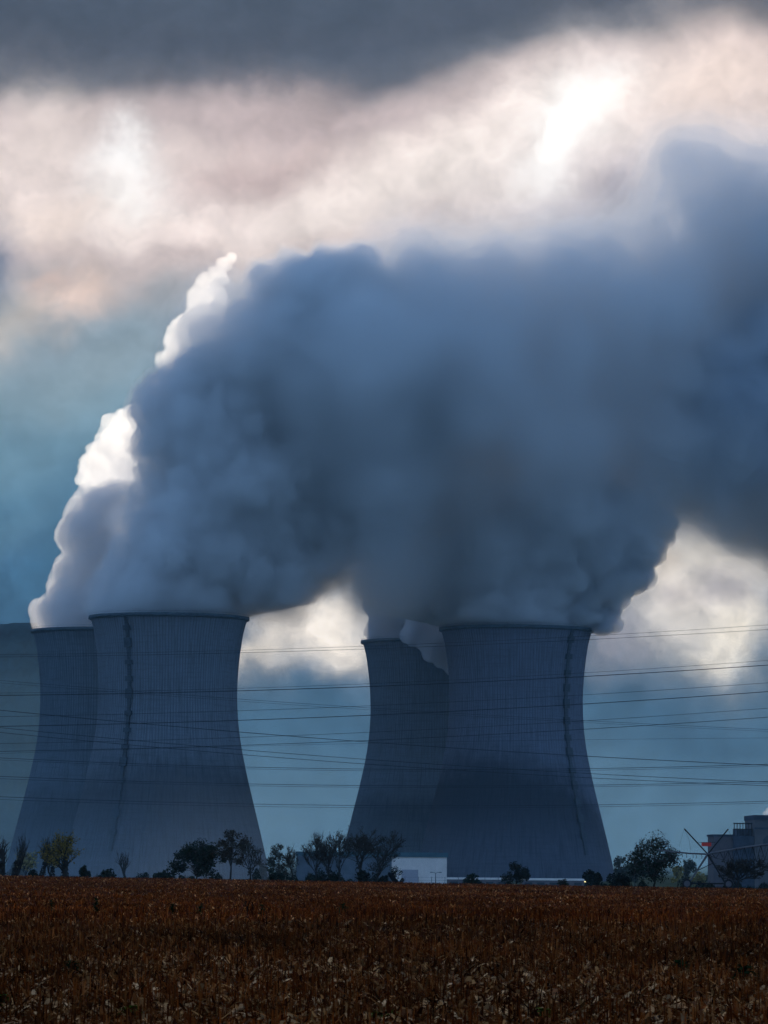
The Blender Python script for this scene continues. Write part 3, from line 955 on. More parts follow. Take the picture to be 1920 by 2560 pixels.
def dead_stalk(px, Y, h, label, seed):
    r = random.Random(seed)
    root = empty('dead_maize_stalk', place(px, Y, -0.03))
    tag(root, label, 'dead stalk', 'dead stalks left standing')
    MB().tube([(0, 0, 0), (0.02, 0, h * 0.45), (0.09, 0.02, h * 0.8), (0.17, 0.0, h)], [0.03, 0.028, 0.024, 0.012], 6).build('stem', stalk_mat, root)
    lf = MB()
    for k in range(9):
        t = r.uniform(0.1, 0.9); a = r.uniform(0, 2 * PI)
        b = Vector((0.12 * t * t, 0, h * t)); d = Vector((math.cos(a), math.sin(a), 0.2)); s = Vector((-math.sin(a), math.cos(a), 0)) * 0.04
        e1 = b + d * 0.16; e2 = b + d * 0.24 + Vector((0, 0, -0.22))
        lf.quad(b - s * 0.5, b + s * 0.5, e1 + s, e1 - s); lf.quad(e1 - s, e1 + s, e2 + s * 0.2, e2 - s * 0.2)
    lf.build('withered_leaves', stalk_mat, root)


dead_stalk(533, 150, 0.80, 'dark dead maize stalk bent to the right, tallest in the stubble', 5)
dead_stalk(1309, 160, 0.50, 'dark dead maize stalk alone in the right half of the stubble', 6)

# ------------------------------------------------------------------ trees
bark = material('bark', (0.030, 0.026, 0.024), 0.95, 0.35, 2.0, 0.05)
twigm = material('twig', (0.045, 0.036, 0.030), 0.95, 0.3, 2.0, 0.05)


def leaf_mat(name, a): return material(name, a, 1.0, 0.45, 1.2, 0.0)


LEAF = {'dark': leaf_mat('dark_leaf', (0.014, 0.023, 0.013)), 'brown': leaf_mat('brown_leaf', (0.040, 0.027, 0.014)), 'yellow': leaf_mat('yellow_leaf', (0.22, 0.145, 0.03)),
        'olive': leaf_mat('olive_leaf', (0.024, 0.027, 0.015)), 'ivy': leaf_mat('ivy_leaf', (0.012, 0.018, 0.013)), 'pale': leaf_mat('pale_leaf', (0.30, 0.25, 0.11))}


def grow(r, mb_t, mb_c, tips, p, d, L, rad, lev, maxlev, spread, upb, crook, trunk_lev):
    segs = 3 if lev < 2 else 2
    pts, rads = [p], [rad]
    q = p.copy(); dd = d.copy()
    for s in range(segs):
        dd = (dd + Vector((r.gauss(0, crook), r.gauss(0, crook), r.gauss(0, crook) + upb * 0.1))).normalized()
        q = q + dd * (L / segs)
        pts.append(q.copy()); rads.append(rad * (1 - 0.45 * (s + 1) / segs))
    (mb_t if lev <= trunk_lev else mb_c).tube(pts, [max(q_, 0.023) for q_ in rads], 6 if lev == 0 else (4 if lev < 3 else 3), False)
    if lev >= maxlev - 1: tips += [(pt, lev) for pt in pts[1:]]
    if lev >= maxlev: return
    nb = r.randint(6, 8) if lev == 0 else (r.randint(4, 5) if lev == 1 else r.randint(2, 4))
    for b in range(nb):
        t = r.uniform(0.35, 1.0) if lev else r.uniform(0.45, 1.0)
        if b == 0: t = 1.0
        i = min(segs - 1, int(t * segs)); f = t * segs - i
        bp = pts[i].lerp(pts[i + 1], f)
        ax = Vector((r.gauss(0, 1), r.gauss(0, 1), r.gauss(0, 0.35))).normalized()
        sp = spread * (0.35 if b == 0 else r.uniform(0.7, 1.2))
        nd = (dd + ax * sp + Vector((0, 0, upb))).normalized()
        grow(r, mb_t, mb_c, tips, bp, nd, L * r.uniform(0.55, 0.8), rad * (0.62 if b else 0.72) * (1 - 0.3 * t), lev + 1, maxlev, spread, upb, crook, trunk_lev)


def tree(name, label, px, top, base, Y, width, seed, leaf=None, n_leaf=0, leaf_size=0.22, trunk=0.34, maxlev=4, spread=0.75, upb=0.12, crook=0.12, ivy=0, rad=0.022, cat='tree', group='trees along the far edge of the field', lean=0.0):
    """bare or leafy tree: trunk and limbs, then a crown of twigs and small leaves"""
    r = random.Random(seed)
    pb = place(px, Y)
    H = max(1.5, at(px, top, Y).z - pb.z)
    root = empty(name, pb)
    tag(root, label, cat, group)
    mt, mc, tips = MB(), MB(), []
    L0 = H * trunk
    grow(r, mt, mc, tips, Vector((0, 0, -0.15)), Vector((lean, 0, 1)).normalized(), L0, H * rad, 0, maxlev, spread, upb, crook, 1)
    # scale the grown crown to the height and width it has
    allv = mt.v + mc.v
    hz_ = max(v[2] for v in allv); xs = sorted(abs(v[0] - lean * v[2]) for v in allv)
    wx = xs[int(len(xs) * 0.97)]
    sx = (width * UNIT * Y * 0.5) / max(wx, 0.1); sz = H / hz_
    fx = lambda v: (v[0] * sx, v[1] * sx, v[2] * sz)
    core = lambda v: (v[0] * (1 + (sx - 1) * min(1, abs(v[2]) / L0)), v[1] * (1 + (sx - 1) * min(1, abs(v[2]) / L0)), v[2] * sz)
    mt.v = [core(v) for v in mt.v]; mc.v = [core(v) for v in mc.v]
    if ivy:
        for _ in range(ivy):
            z = r.uniform(0, H * 0.42); a = r.uniform(0, 2 * PI); q = H * 0.045 * r.uniform(0.6, 1.5) * (1.2 - z / H)
            c_ = Vector((lean * z + math.cos(a) * q, math.sin(a) * q, z)); s = leaf_size * r.uniform(0.6, 1.2)
            u_ = Vector((r.gauss(0, 1), r.gauss(0, 1), r.gauss(0, 1))).normalized() * s; w_ = u_.cross(Vector((r.gauss(0, 1), r.gauss(0, 1), r.gauss(0, 1)))).normalized() * s
            mt.quad(c_ - u_, c_ - w_, c_ + u_, c_ + w_)
    mt.build('trunk', bark, root)
    crown = mc.build('crown', twigm, root)
    if n_leaf and tips:
        lf = MB()
        for _ in range(n_leaf):
            p = Vector(core(r.choice(tips)[0]))
            p += Vector((r.gauss(0, 1), r.gauss(0, 1), r.gauss(0, 1))) * leaf_size * 1.3
            s = leaf_size * r.uniform(0.5, 1.2)
            u_ = Vector((r.gauss(0, 1), r.gauss(0, 1), r.gauss(0, 1))).normalized() * s
            w_ = u_.cross(Vector((r.gauss(0, 1), r.gauss(0, 1), r.gauss(0, 1)))).normalized() * s * 0.6
            lf.quad(p - u_, p - w_, p + u_, p + w_)
        lf.build('leaves', LEAF[leaf], crown)


def leafy(name, label, px, top, Y, width, seed, leaf, n_leaf, base_t=0.12, size=0.2, cat='tree', group='trees along the far edge of the field', clumps=34, rad=0.02):
    """tree with a full rounded crown: limbs run to leaf clumps spread through an egg shaped volume"""
    r = random.Random(seed)
    pb = place(px, Y)
    H = max(1.5, at(px, top, Y).z - pb.z); W = width * UNIT * Y * 0.5
    root = empty(name, pb)
    tag(root, label, cat, group)
    mt, mc, lf = MB(), MB(), MB()
    cz = H * (base_t + 1) / 2; rz = H * (1 - base_t) / 2
    cl = []
    for k in range(clumps):
        d = Vector((r.gauss(0, 1), r.gauss(0, 1), r.gauss(0, 1))).normalized() * r.uniform(0.35, 0.88)
        cl.append((Vector((d.x * W * (1.05 - 0.25 * d.z), d.y * W, cz + d.z * rz)), r.uniform(0.16, 0.34) * min(W, rz)))
    fork = Vector((r.gauss(0, 0.05) * W, 0, H * max(0.12, base_t * 0.9)))
    mt.tube([(0, 0, -0.2), fork * 0.5, fork], [H * rad * 1.25, H * rad, H * rad * 0.9], 8, False)
    hub = Vector((fork.x, 0, cz * 0.85))
    mt.tube([fork, fork.lerp(hub, 0.5) + Vector((r.gauss(0, 0.05) * W, 0, 0)), hub, hub + Vector((0, 0, rz * 0.7))], [H * rad * 0.85, H * rad * 0.6, H * rad * 0.45, 0.03], 6, False)
    for c_, q in cl:
        b = fork.lerp(hub, r.uniform(0.1, 1.0))
        mid = b.lerp(c_, 0.5) + Vector((r.gauss(0, 0.06) * W, r.gauss(0, 0.06) * W, r.uniform(0.0, 0.1) * H))
        mt.tube([b, mid, c_], [H * rad * 0.38, H * rad * 0.22, 0.03], 4, False)
        for _ in range(9):
            e = c_ + Vector((r.gauss(0, 1), r.gauss(0, 1), r.gauss(0.35, 1))).normalized() * q * r.uniform(0.7, 1.5)
            mc.tube([c_, c_.lerp(e, 0.5) + Vector((0, 0, 0.05)), e], [0.035, 0.026, 0.02], 3, False)
    mt.build('trunk', bark, root)
    crown = mc.build('crown', twigm, root)
    wts = [q ** 2 for _, q in cl]
    for c_, q in r.choices(cl, wts, k=n_leaf):
        d = Vector((r.gauss(0, 1), r.gauss(0, 1), r.gauss(0, 1))).normalized()
        p = c_ + d * q * (r.random() ** 0.45) * 1.25
        s = size * r.uniform(0.5, 1.2)
        u_ = Vector((r.gauss(0, 1), r.gauss(0, 1), r.gauss(0, 1))).normalized() * s
        w_ = u_.cross(Vector((r.gauss(0, 1), r.gauss(0, 1), r.gauss(0, 1)))).normalized() * s * 0.6
        lf.quad(p - u_, p - w_, p + u_, p + w_)
    lf.build('leaves', LEAF[leaf], crown)


def bush(label, px, top, base, Y, width, seed, leaf='dark', n=700, name='bush', group='bushes along the far edge of the field', size=0.2):
    r = random.Random(seed)
    pb = place(px, Y)
    H = max(0.6, at(px, top, Y).z - pb.z); W = width * UNIT * Y * 0.5
    root = empty(name, pb)
    tag(root, label, 'bush', group)
    st = MB(); lumps = []
    for k in range(r.randint(5, 8)):
        a = r.uniform(0, 2 * PI); q = r.uniform(0.1, 0.75) * W
        hh = H * r.uniform(0.5, 0.92) * (1 - 0.35 * (q / W) ** 2)
        c_ = Vector((math.cos(a) * q, math.sin(a) * q, hh * 0.8))
        lumps.append((c_, r.uniform(0.28, 0.5) * min(W, H)))
        st.tube([(0, 0, -0.1), c_ * 0.5 + Vector((0, 0, 0.1)), c_ + Vector((r.gauss(0, 0.1), 0, H * 0.2))], [0.07, 0.05, 0.015], 4, False)
        for _ in range(5):
            e = c_ + Vector((r.gauss(0, 0.5), r.gauss(0, 0.5), r.uniform(0.1, 0.6))) * min(W, H) * 0.5
            st.tube([c_ * 0.8, e], [0.025, 0.008], 3, False)
    st.build('stems', twigm, root)
    lf = MB()
    for _ in range(n):
        c_, q = r.choice(lumps)
        d = Vector((r.gauss(0, 1), r.gauss(0, 1), r.gauss(0, 1))).normalized()
        p = c_ + d * q * r.uniform(0.3, 1.12) ** 0.6
        if r.random() < 0.3: p = Vector((c_.x * r.uniform(0.3, 1.3) + r.gauss(0, W * 0.15), c_.y, r.uniform(0.0, H * 0.5)))
        if p.z < 0.0: p.z = r.uniform(0, 0.3)
        s = size * r.uniform(0.5, 1.2)
        u_ = Vector((r.gauss(0, 1), r.gauss(0, 1), r.gauss(0, 1))).normalized() * s
        w_ = u_.cross(Vector((r.gauss(0, 1), r.gauss(0, 1), r.gauss(0, 1)))).normalized() * s * 0.7
        lf.quad(p - u_, p - w_, p + u_, p + w_)
    lf.build('foliage', LEAF[leaf], root)


# left group
tree('pollard_tree', 'dark bare pollard with stubby limbs, cut by the left edge of the picture', 4, 1803, 1889, 520, 40, 1, None, 0, 0.16, 0.55, 3, 0.6, 0.3, 0.12, 260, 0.06)
tree('bare_tree', 'slim bare tree with an ivy dark trunk, second tree from the left edge', 30, 1794, 1890, 530, 46, 2, None, 0, 0.16, 0.42, 4, 0.6, 0.25, 0.16, 320, 0.035, lean=0.16)
tree('pale_tree', 'small faded yellowish tree in the mist behind the second tree from the left', 55, 1836, 1888, 900, 40, 3, 'pale', 500, 0.3)
tree('bare_tree', 'leaning bare tree standing left of the yellow leaved tree', 88, 1806, 1890, 540, 42, 4, None, 0, 0.15, 0.5, 4, 0.5, 0.2, 0.15, 160, 0.03, lean=0.22)
tree('thin_yellow_tree', 'thin tree with sparse yellow leaves beside the big yellow pollard', 113, 1806, 1891, 540, 48, 5, 'yellow', 190, 0.15, 0.45, 4, 0.5, 0.25, 0.14, 120, 0.028)
tree('yellow_tree', 'big autumn yellow pollard with a thick dark forked trunk', 140, 1799, 1892, 530, 84, 6, 'yellow', 1500, 0.17, 0.36, 4, 0.75, 0.14, 0.12, 240, 0.05)
bush('dark green bush just right of the yellow pollard', 183, 1861, 1893, 540, 36, 7, 'dark', 900)
bush('low dark bush between the leaning bare tree and the left pollards', 76, 1876, 1890, 545, 36, 8, 'ivy', 500)
bush('rounded green bush alone in the mist below the second tower', 235, 1871, 1895, 560, 38, 9, 'dark', 800)
tree('faded_tree', 'faint dead forked tree in the mist under the second tower', 273, 1836, 1893, 1150, 40, 10, None, 0, 0.2, 0.5, 3, 0.5, 0.3, 0.15, 0, 0.05)
bush('flat pale bush in the mist right of the faint dead tree', 305, 1884, 1895, 800, 50, 11, 'dark', 400)
bush('dark wide bush left of the big round green tree', 358, 1877, 1896, 580, 44, 12, 'dark', 900)
# middle left
leafy('round_tree', 'big dense round dark green tree left of the centre', 428, 1812, 560, 132, 13, 'dark', 5200, 0.05, 0.2, clumps=44)
leafy('leafy_tree', 'tall tree with brown leaves rising at the right of the round green tree', 497, 1785, 545, 70, 14, 'brown', 1700, 0.26, 0.15, clumps=30, rad=0.018)
tree('bare_tree', 'bare tree with clumped twigs standing alone below the right foot of the second tower', 541, 1796, 1905, 560, 66, 15, 'brown', 460, 0.13, 0.42, 5, 0.65, 0.12, 0.14, 60, 0.022)
leafy('misty_tree', 'pale misty tree far behind, left of the small round bare tree', 600, 1822, 1000, 60, 16, 'olive', 1300, 0.12, 0.28, clumps=24)
tree('bare_tree', 'round headed small bare tree between the lone bare tree and the bare group', 636, 1820, 1906, 600, 59, 17, 'olive', 220, 0.12, 0.4, 5, 0.75, 0.1, 0.12, 20, 0.02)
bush('dark bush at the foot of the pale misty tree', 597, 1880, 1906, 590, 42, 18, 'dark', 800)
tree('bare_tree', 'leftmost tree of the bare group in front of the warehouse', 686, 1794, 1908, 580, 60, 19, 'olive', 240, 0.13, 0.4, 5, 0.6, 0.14, 0.13, 40, 0.02)
tree('bare_tree', 'second tree of the bare group, slimmest, beside the leftmost one', 708, 1793, 1908, 590, 56, 20, 'olive', 240, 0.13, 0.45, 5, 0.55, 0.16, 0.13, 80, 0.022)
tree('bare_tree', 'tallest tree of the bare group, between two slim ones', 731, 1783, 1908, 585, 60, 21, 'olive', 240, 0.13, 0.42, 5, 0.6, 0.15, 0.12, 40, 0.02)
tree('bare_tree', 'broad bare tree with an ivy dark foot, next to the last bare tree', 775, 1785, 1909, 575, 96, 22, 'olive', 460, 0.13, 0.38, 5, 0.72, 0.12, 0.12, 220, 0.024)
tree('bare_tree', 'last bare tree of the group, its limbs reaching out over the white warehouse wall', 808, 1790, 1910, 570, 96, 23, 'olive', 460, 0.13, 0.36, 5, 0.78, 0.12, 0.13, 120, 0.024, lean=0.08)
bush('dark ivy bush at the foot of the broad bare tree', 782, 1878, 1909, 570, 44, 24, 'ivy', 800)
bush('dark bush between the slim bare trees', 712, 1880, 1908, 575, 50, 25, 'ivy', 700)
bush('straw coloured twiggy bush in front of the warehouse wall', 852, 1858, 1910, 600, 38, 26, 'olive', 240, size=0.13)
bush('dark low bush below the limb of the last bare tree', 826, 1884, 1910, 565, 30, 27, 'ivy', 500)


def stump():
    root = empty('fallen_stump', place(856, 540))
    tag(root, 'black forked fallen stump in front of the white warehouse wall', 'tree stump')
    u = UNIT * 540
    m1 = MB()
    m1.tube([(0.6 * 1, 0, -0.1), (0.2, 0.1, 0.35), (-0.35, 0.1, 1.0), (-0.75, 0.0, 1.55), (-1.05, 0, 1.85)], [0.42, 0.40, 0.33, 0.30, 0.22], 9)
    m1.tube([(-0.75, 0, 1.5), (-0.5, 0.1, 1.75), (-0.25, 0.1, 1.82)], [0.24, 0.2, 0.1], 7)
    m1.build('trunk', material('charred_bark', (0.008, 0.008, 0.009), 0.95, 0.4, 3.0, 0.05), root)
    MB().tube([(0.2, 0, 0.1), (0.55, 0, 0.45), (0.85, 0.05, 0.95), (0.95, 0.05, 1.15)], [0.34, 0.3, 0.28, 0.14], 8).build('limb', bark, root)


stump()


def undergrowth():
    r = random.Random(909)
    lf = MB()
    spans = [(0, 230, 545, 0.8), (330, 480, 600, 1.2), (545, 700, 640, 2.4), (660, 850, 610, 1.7), (1000, 1110, 600, 0.7), (1290, 1400, 540, 1.2), (1480, 1659, 640, 1.2)]
    for x0, x1, Y, hm_ in spans:
        ph = r.uniform(0, 6)
        for _ in range(int((x1 - x0) * 11)):
            px = r.uniform(x0, x1); y = Y + r.uniform(-14, 14)
            p0 = place(px, y)
            hh = hm_ * max(0.12, 0.5 + 0.4 * math.sin(px * 0.09 + ph) + 0.3 * math.sin(px * 0.23 + 2 * ph)) * r.random() ** 0.7
            p = p0 + Vector((0, 0, hh))
            s_ = r.uniform(0.08, 0.2)
            u_ = Vector((r.gauss(0, 1), r.gauss(0, 1), r.gauss(0, 1))).normalized() * s_
            w_ = u_.cross(Vector((r.gauss(0, 1), r.gauss(0, 1), r.gauss(0, 1)))).normalized() * s_ * 0.7
            lf.quad(p - u_, p - w_, p + u_, p + w_)
            if r.random() < 0.25: lf.tube([p0, p + Vector((r.gauss(0, 0.2), 0, r.uniform(0.1, 0.6)))], [0.02, 0.012], 3, False)
    tag(lf.build('undergrowth', LEAF['ivy']), kind='stuff')


undergrowth()
# right
leafy('small_tree', 'small dark bushy tree alone below the rightmost tower', 1116, 1862, 520, 74, 30, 'ivy', 1700, 0.12, 0.15, clumps=24, rad=0.03)
bush('low dark bush right of the white warehouse corner', 1022, 1889, 1913, 560, 50, 31, 'dark', 600)
bush('small twiggy bush midway between the small dark tree and the dark hedge clump', 1216, 1893, 1914, 540, 36, 32, 'olive', 260, size=0.14)
bush('large dark bush at the right foot of the rightmost tower', 1290, 1874, 1916, 505, 58, 33, 'ivy', 1500)
bush('dark ragged bush joining the large bush and the leafy tree', 1338, 1885, 1917, 505, 56, 34, 'ivy', 1200)
leafy('leafy_tree', 'large dark leafy tree with an oval crown, left of the irrigation machine', 1411, 1797, 500, 126, 35, 'dark', 4600, 0.06, 0.15, clumps=60, rad=0.018)
leafy('yellow_tree', 'tall slim yellowing tree showing behind the right side of the leafy tree', 1463, 1866, 800, 28, 36, 'pale', 1100, 0.1, 0.22, clumps=16)
leafy('yellow_tree', 'bright yellow small tree behind the left leg of the irrigation machine', 1508, 1880, 800, 40, 37, 'pale', 1300, 0.1, 0.22, clumps=16)
bush('grey green hazy bush between the leafy tree and the irrigation machine', 1484, 1892, 1918, 900, 40, 38, 'olive', 500, size=0.28)
tree('bare_tree', 'wide bare brown thicket tree right of the irrigation machine', 1592, 1846, 1918, 520, 112, 39, 'brown', 700, 0.13, 0.2, 5, 0.85, 0.1, 0.13, 0, 0.02)
for i, (px, tp, w, lb) in enumerate([(1338, 1850, 50, 'pale rounded tree in the distance right of the rightmost tower'), (1372, 1848, 44, 'pale tree in the distance close behind the leafy tree'),
                                     (1486, 1852, 46, 'hazy round tree far off between the leafy tree and the irrigation machine'), (1545, 1872, 46, 'hazy low tree far off behind the irrigation machine legs'),
                                     (566, 1858, 40, 'hazy blue tree far off right of the lone bare tree'), (655, 1862, 60, 'hazy blue tree far off behind the round headed bare tree'), (35, 1862, 46, 'hazy tree far off between the left pollards')]):
    leafy('distant_tree', lb, px, tp, 1650, w, 60 + i, 'olive', 1200, 0.05, 0.5, group='hazy trees far behind the field', clumps=18)

# ------------------------------------------------------------------ buildings
white_wall = material('white_cladding', (0.88, 0.78, 0.72), 0.7, 0.06, 0.4, 0.2)
teal = material('teal_trim', (0.06, 0.13, 0.16), 0.6, 0.15, 0.5, 0.3)
grey_wall = material('grey_concrete', (0.16, 0.15, 0.165), 0.85, 0.2, 0.15, 0.1)
blue_wall = material('blue_grey_panel', (0.045, 0.06, 0.085), 0.8, 0.25, 0.3, 0.1)
glass_dark = material('dark_glazing', (0.02, 0.035, 0.05), 0.3, 0.2, 0.5, 0.5)
steel = material('galvanised_steel', (0.10, 0.10, 0.11), 0.55, 0.25, 1.0, 0.4)
dark_iron = material('dark_iron', (0.016, 0.015, 0.018), 0.7, 0.3, 1.0, 0.2)


def warehouse():
    Y = 880.0
    a, b = at(640, 1912, Y), at(965, 1912, Y)
    zt, zb = at(800, 1840.5, Y).z, float(ground_z(b.x, Y)) - 0.2
    ht = zt - zb; w = b.x - a.x; d = 26.0
    root = empty('warehouse', (a.x, Y, zb))
    tag(root, 'long white warehouse with a teal roof edge behind the bare trees', 'warehouse')
    tb = 1.0
    sp_ = at(846, 1900, Y).x - a.x
    MB().box(0, sp_ - 0.02, 0.02, 0.12, 0, ht - tb - 0.004).build('wall', material('old_panel', (0.12, 0.15, 0.18), 0.8, 0.2, 0.3, 0.1), root)
    m_ = MB(); n = 40
    for k in range(n):                     # ribbed sheet wall
        x0 = w * k / n; x1 = w * (k + 1) / n
        if x0 < sp_: continue
        m_.box(x0 + 0.02, x1 - 0.10, 0.0, 0.12, 0, ht - tb)
    m_.box(0, w, 0.12, d, 0, ht - tb)
    m_.build('wall', white_wall, root)
    MB().box(-0.25, w + 0.25, -0.25, d + 0.2, ht - tb + 0.003, ht).build('roof_edge', teal, root)
    MB().box(w - 1.6, w - 0.9, 3.0, 3.7, ht, ht + 0.55).build('roof_vent', steel, root)
    for x in (sp_ + 0.2, w - 0.2): MB().box(x - 0.09, x + 0.09, -0.2, -0.02, 0, ht - tb).build('downpipe', white_wall, root)
    MB().box(w * 0.70, w * 0.70 + 3.6, -0.06, -0.01, 0, 3.6).build('door', material('roller_door', (0.42, 0.40, 0.44), 0.6, 0.05, 0.5), root)


warehouse()


def low_block(x0, x1, top, Y, label):
    a, b = at(x0, 1900, Y), at(x1, 1900, Y)
    zb = float(ground_z(b.x, Y)) - 0.3; ht = at(0.5 * (x0 + x1), top, Y).z - zb; w = b.x - a.x
    root = empty('low_building', (a.x, Y, zb))
    tag(root, label, 'building', 'low flat roofed buildings under the rightmost tower')
    MB().box(0, w, 0, 14, 0, ht - 0.55).build('wall', grey_wall, root)
    MB().box(-0.3, w + 0.3, -0.3, 14.3, ht - 0.55 + 0.003, ht).build('roof', white_wall, root)
    n = max(3, int(w / 3.2))
    for k in range(n):
        x = w * (k + 0.5) / n
        MB().box(x - 1.1, x + 1.1, -0.06, -0.003, ht * 0.30, ht * 0.62).build('window', glass_dark, root)


low_block(968, 1096, 1896, 1150, 'low flat roofed building right of the white warehouse')
low_block(1128, 1262, 1898, 1180, 'low flat roofed building under the rightmost tower with a pale roof line')


def plant_block():
    Y = 1500.0
    u = UNIT * Y
    zb = float(ground_z(150, Y)) - 0.3
    def bl(px0, px1, top, y0, y1): return at(px0, 1900, Y).x, at(px1, 1900, Y).x, at(0.5 * (px0 + px1), top, Y).z
    root = empty('power_plant_building', (at(1543, 1900, Y).x, Y, zb))
    ox = at(1543, 1900, Y).x
    tag(root, 'stepped blue grey power plant hall at the right edge of the picture', 'power plant')
    x0, x1, z = bl(1543, 1584, 1807, 0, 0)
    MB().box(x0 - ox, x1 - ox - 0.01, 2, 30, 0, z - zb).build('side_hall', material('mauve_panel', (0.105, 0.09, 0.10), 0.8, 0.15, 0.3), root)
    MB().box(x0 - ox - 0.4, x1 - ox - 0.02, 1.7, 30.3, z - zb + 0.003, z - zb + 0.8).build('parapet', blue_wall, root)
    x0, x1, z = bl(1584, 1630, 1806, 0, 0)
    MB().box(x0 - ox, x1 - ox - 0.01, 0, 34, 0, z - zb).build('middle_hall', blue_wall, root)
    xa, xb, z2 = bl(1595, 1628, 1790, 0, 0)
    MB().box(xa - ox, xb - ox, 6, 24, z - zb + 0.003, z2 - zb).build('rooftop_house', blue_wall, root)
    z3 = at(1600, 1777, Y).z
    fr = MB()
    xs = [x0 - ox + 0.6 + (x1 - x0 - 1.4) * k / 6 for k in range(7)]
    for x in xs: fr.box(x - 0.14, x + 0.14, 3.0, 3.3, z - zb + 0.003, z3 - zb)
    for zz in (z3 - zb - 0.5, z3 - zb - 2.6): fr.box(xs[0] - 0.3, xs[-1] + 0.3, 3.32, 3.5, zz, zz + 0.4)
    fr.build('rooftop_railing', dark_iron, root)
    x0, x1, z = bl(1630, 1720, 1761, 0, 0)
    MB().box(x0 - ox, x1 - ox, -2, 40, 0, z - zb - 1.8).build('tower_block', material('tower_panel', (0.11, 0.105, 0.11), 0.8, 0.15, 0.2), root)
    MB().box(x0 - ox - 0.3, x1 - ox, -2.3, 40.3, z - zb - 1.8 + 0.003, z - zb).build('cornice', blue_wall, root)
    MB().box(x0 - ox - 0.15, x1 - ox, -2.2, -2.003, z - zb - 5.2, z - zb - 4.6).build('ledge', blue_wall, root)
    xa, xb, za = bl(1647, 1690, 1806, 0, 0); zt = at(1660, 1823, Y).z
    wn = MB(); n = 16
    pts = [(xa - ox, zt - zb), (xb - ox, zt - zb)] + [((xa + xb) / 2 - ox + (xb - xa) / 2 * math.cos(PI * k / n), za - zb + 0.0 - 2.0 + 2.6 * math.sin(PI * k / n)) for k in range(n + 1)]
    b0 = len(wn.v)
    wn.v += [(x, -2.06, z_) for x, z_ in pts]
    wn.f.append(list(range(len(pts))))
    wn.build('arched_louvre', glass_dark, root)


plant_block()
pf = [(1653, 1757, 5, 1520), (1661, 1752, 7, 1522)]
steam('steam_plume', steam_field(pf, 0.5, 41, puff=(14, 5), k=1.0, pad=4.0), [(0.2, 0.16)], 'small bright puff of steam on the power plant roof at the right edge', g=0.5, group=None)


def lamp_post(px, Y, top, label, lit=False, arms=2, cat='street lamp', group='lamp posts by the station buildings'):
    p = place(px, Y); ht = at(px, top, Y).z - p.z
    root = empty('lamp_post', p)
    tag(root, label, cat, group)
    MB().tube([(0, 0, 0), (0, 0, ht)], [0.11, 0.07], 8).build('pole', steel, root)
    lm = bpy.data.materials.get('lamp_glow')
    if lm is None:
        lm = bpy.data.materials.new('lamp_glow'); lm.use_nodes = True
        b = lm.node_tree.nodes['Principled BSDF']; b.inputs['Emission Color'].default_value = (1, 0.75, 0.25, 1); b.inputs['Emission Strength'].default_value = 3.0
    for sg in ((-1, 1) if arms == 2 else (1,)):
        ar = MB().tube([(0, 0, ht - 0.05), (sg * 0.35, 0, ht + 0.12), (sg * 0.75, 0, ht + 0.15)], 0.05, 6).build('arm', steel, root)
        MB().box(sg * 0.95 - 0.3, sg * 0.95 + 0.3, -0.16, 0.16, ht + 0.08, ht + 0.24).build('lamp_head', lm if lit else steel, ar)


lamp_post(941, 860, 1886, 'short twin armed lamp post before the white warehouse wall')
lamp_post(1257, 1100, 1906, 'lit lamp glowing yellow at the right end of the low building', True, 1)


def fence(x0, x1, Y, label, name='wire_fence'):
    a, b = at(x0, 1900, Y).x, at(x1, 1900, Y).x
    root = empty(name, (a, Y, 0))
    tag(root, label, 'fence')
    n = int((b - a) / 2.6)
    tops = []
    for k in range(n + 1):
        x = (b - a) * k / n; z = float(ground_z(a + x, Y))
        MB().tube([(x, 0, z - 0.1), (x, 0, z + 1.7)], 0.05, 5).build('post', steel, root)
        tops.append((x, 0, z))
    w = MB()
    for hgt in (0.5, 1.0, 1.6): w.tube([(x, 0.07, z + hgt) for x, _, z in tops], 0.018, 3, False)
    w.build('wire', steel, root)


fence(846, 1105, 800, 'thin wire fence running before the white warehouse and low building')

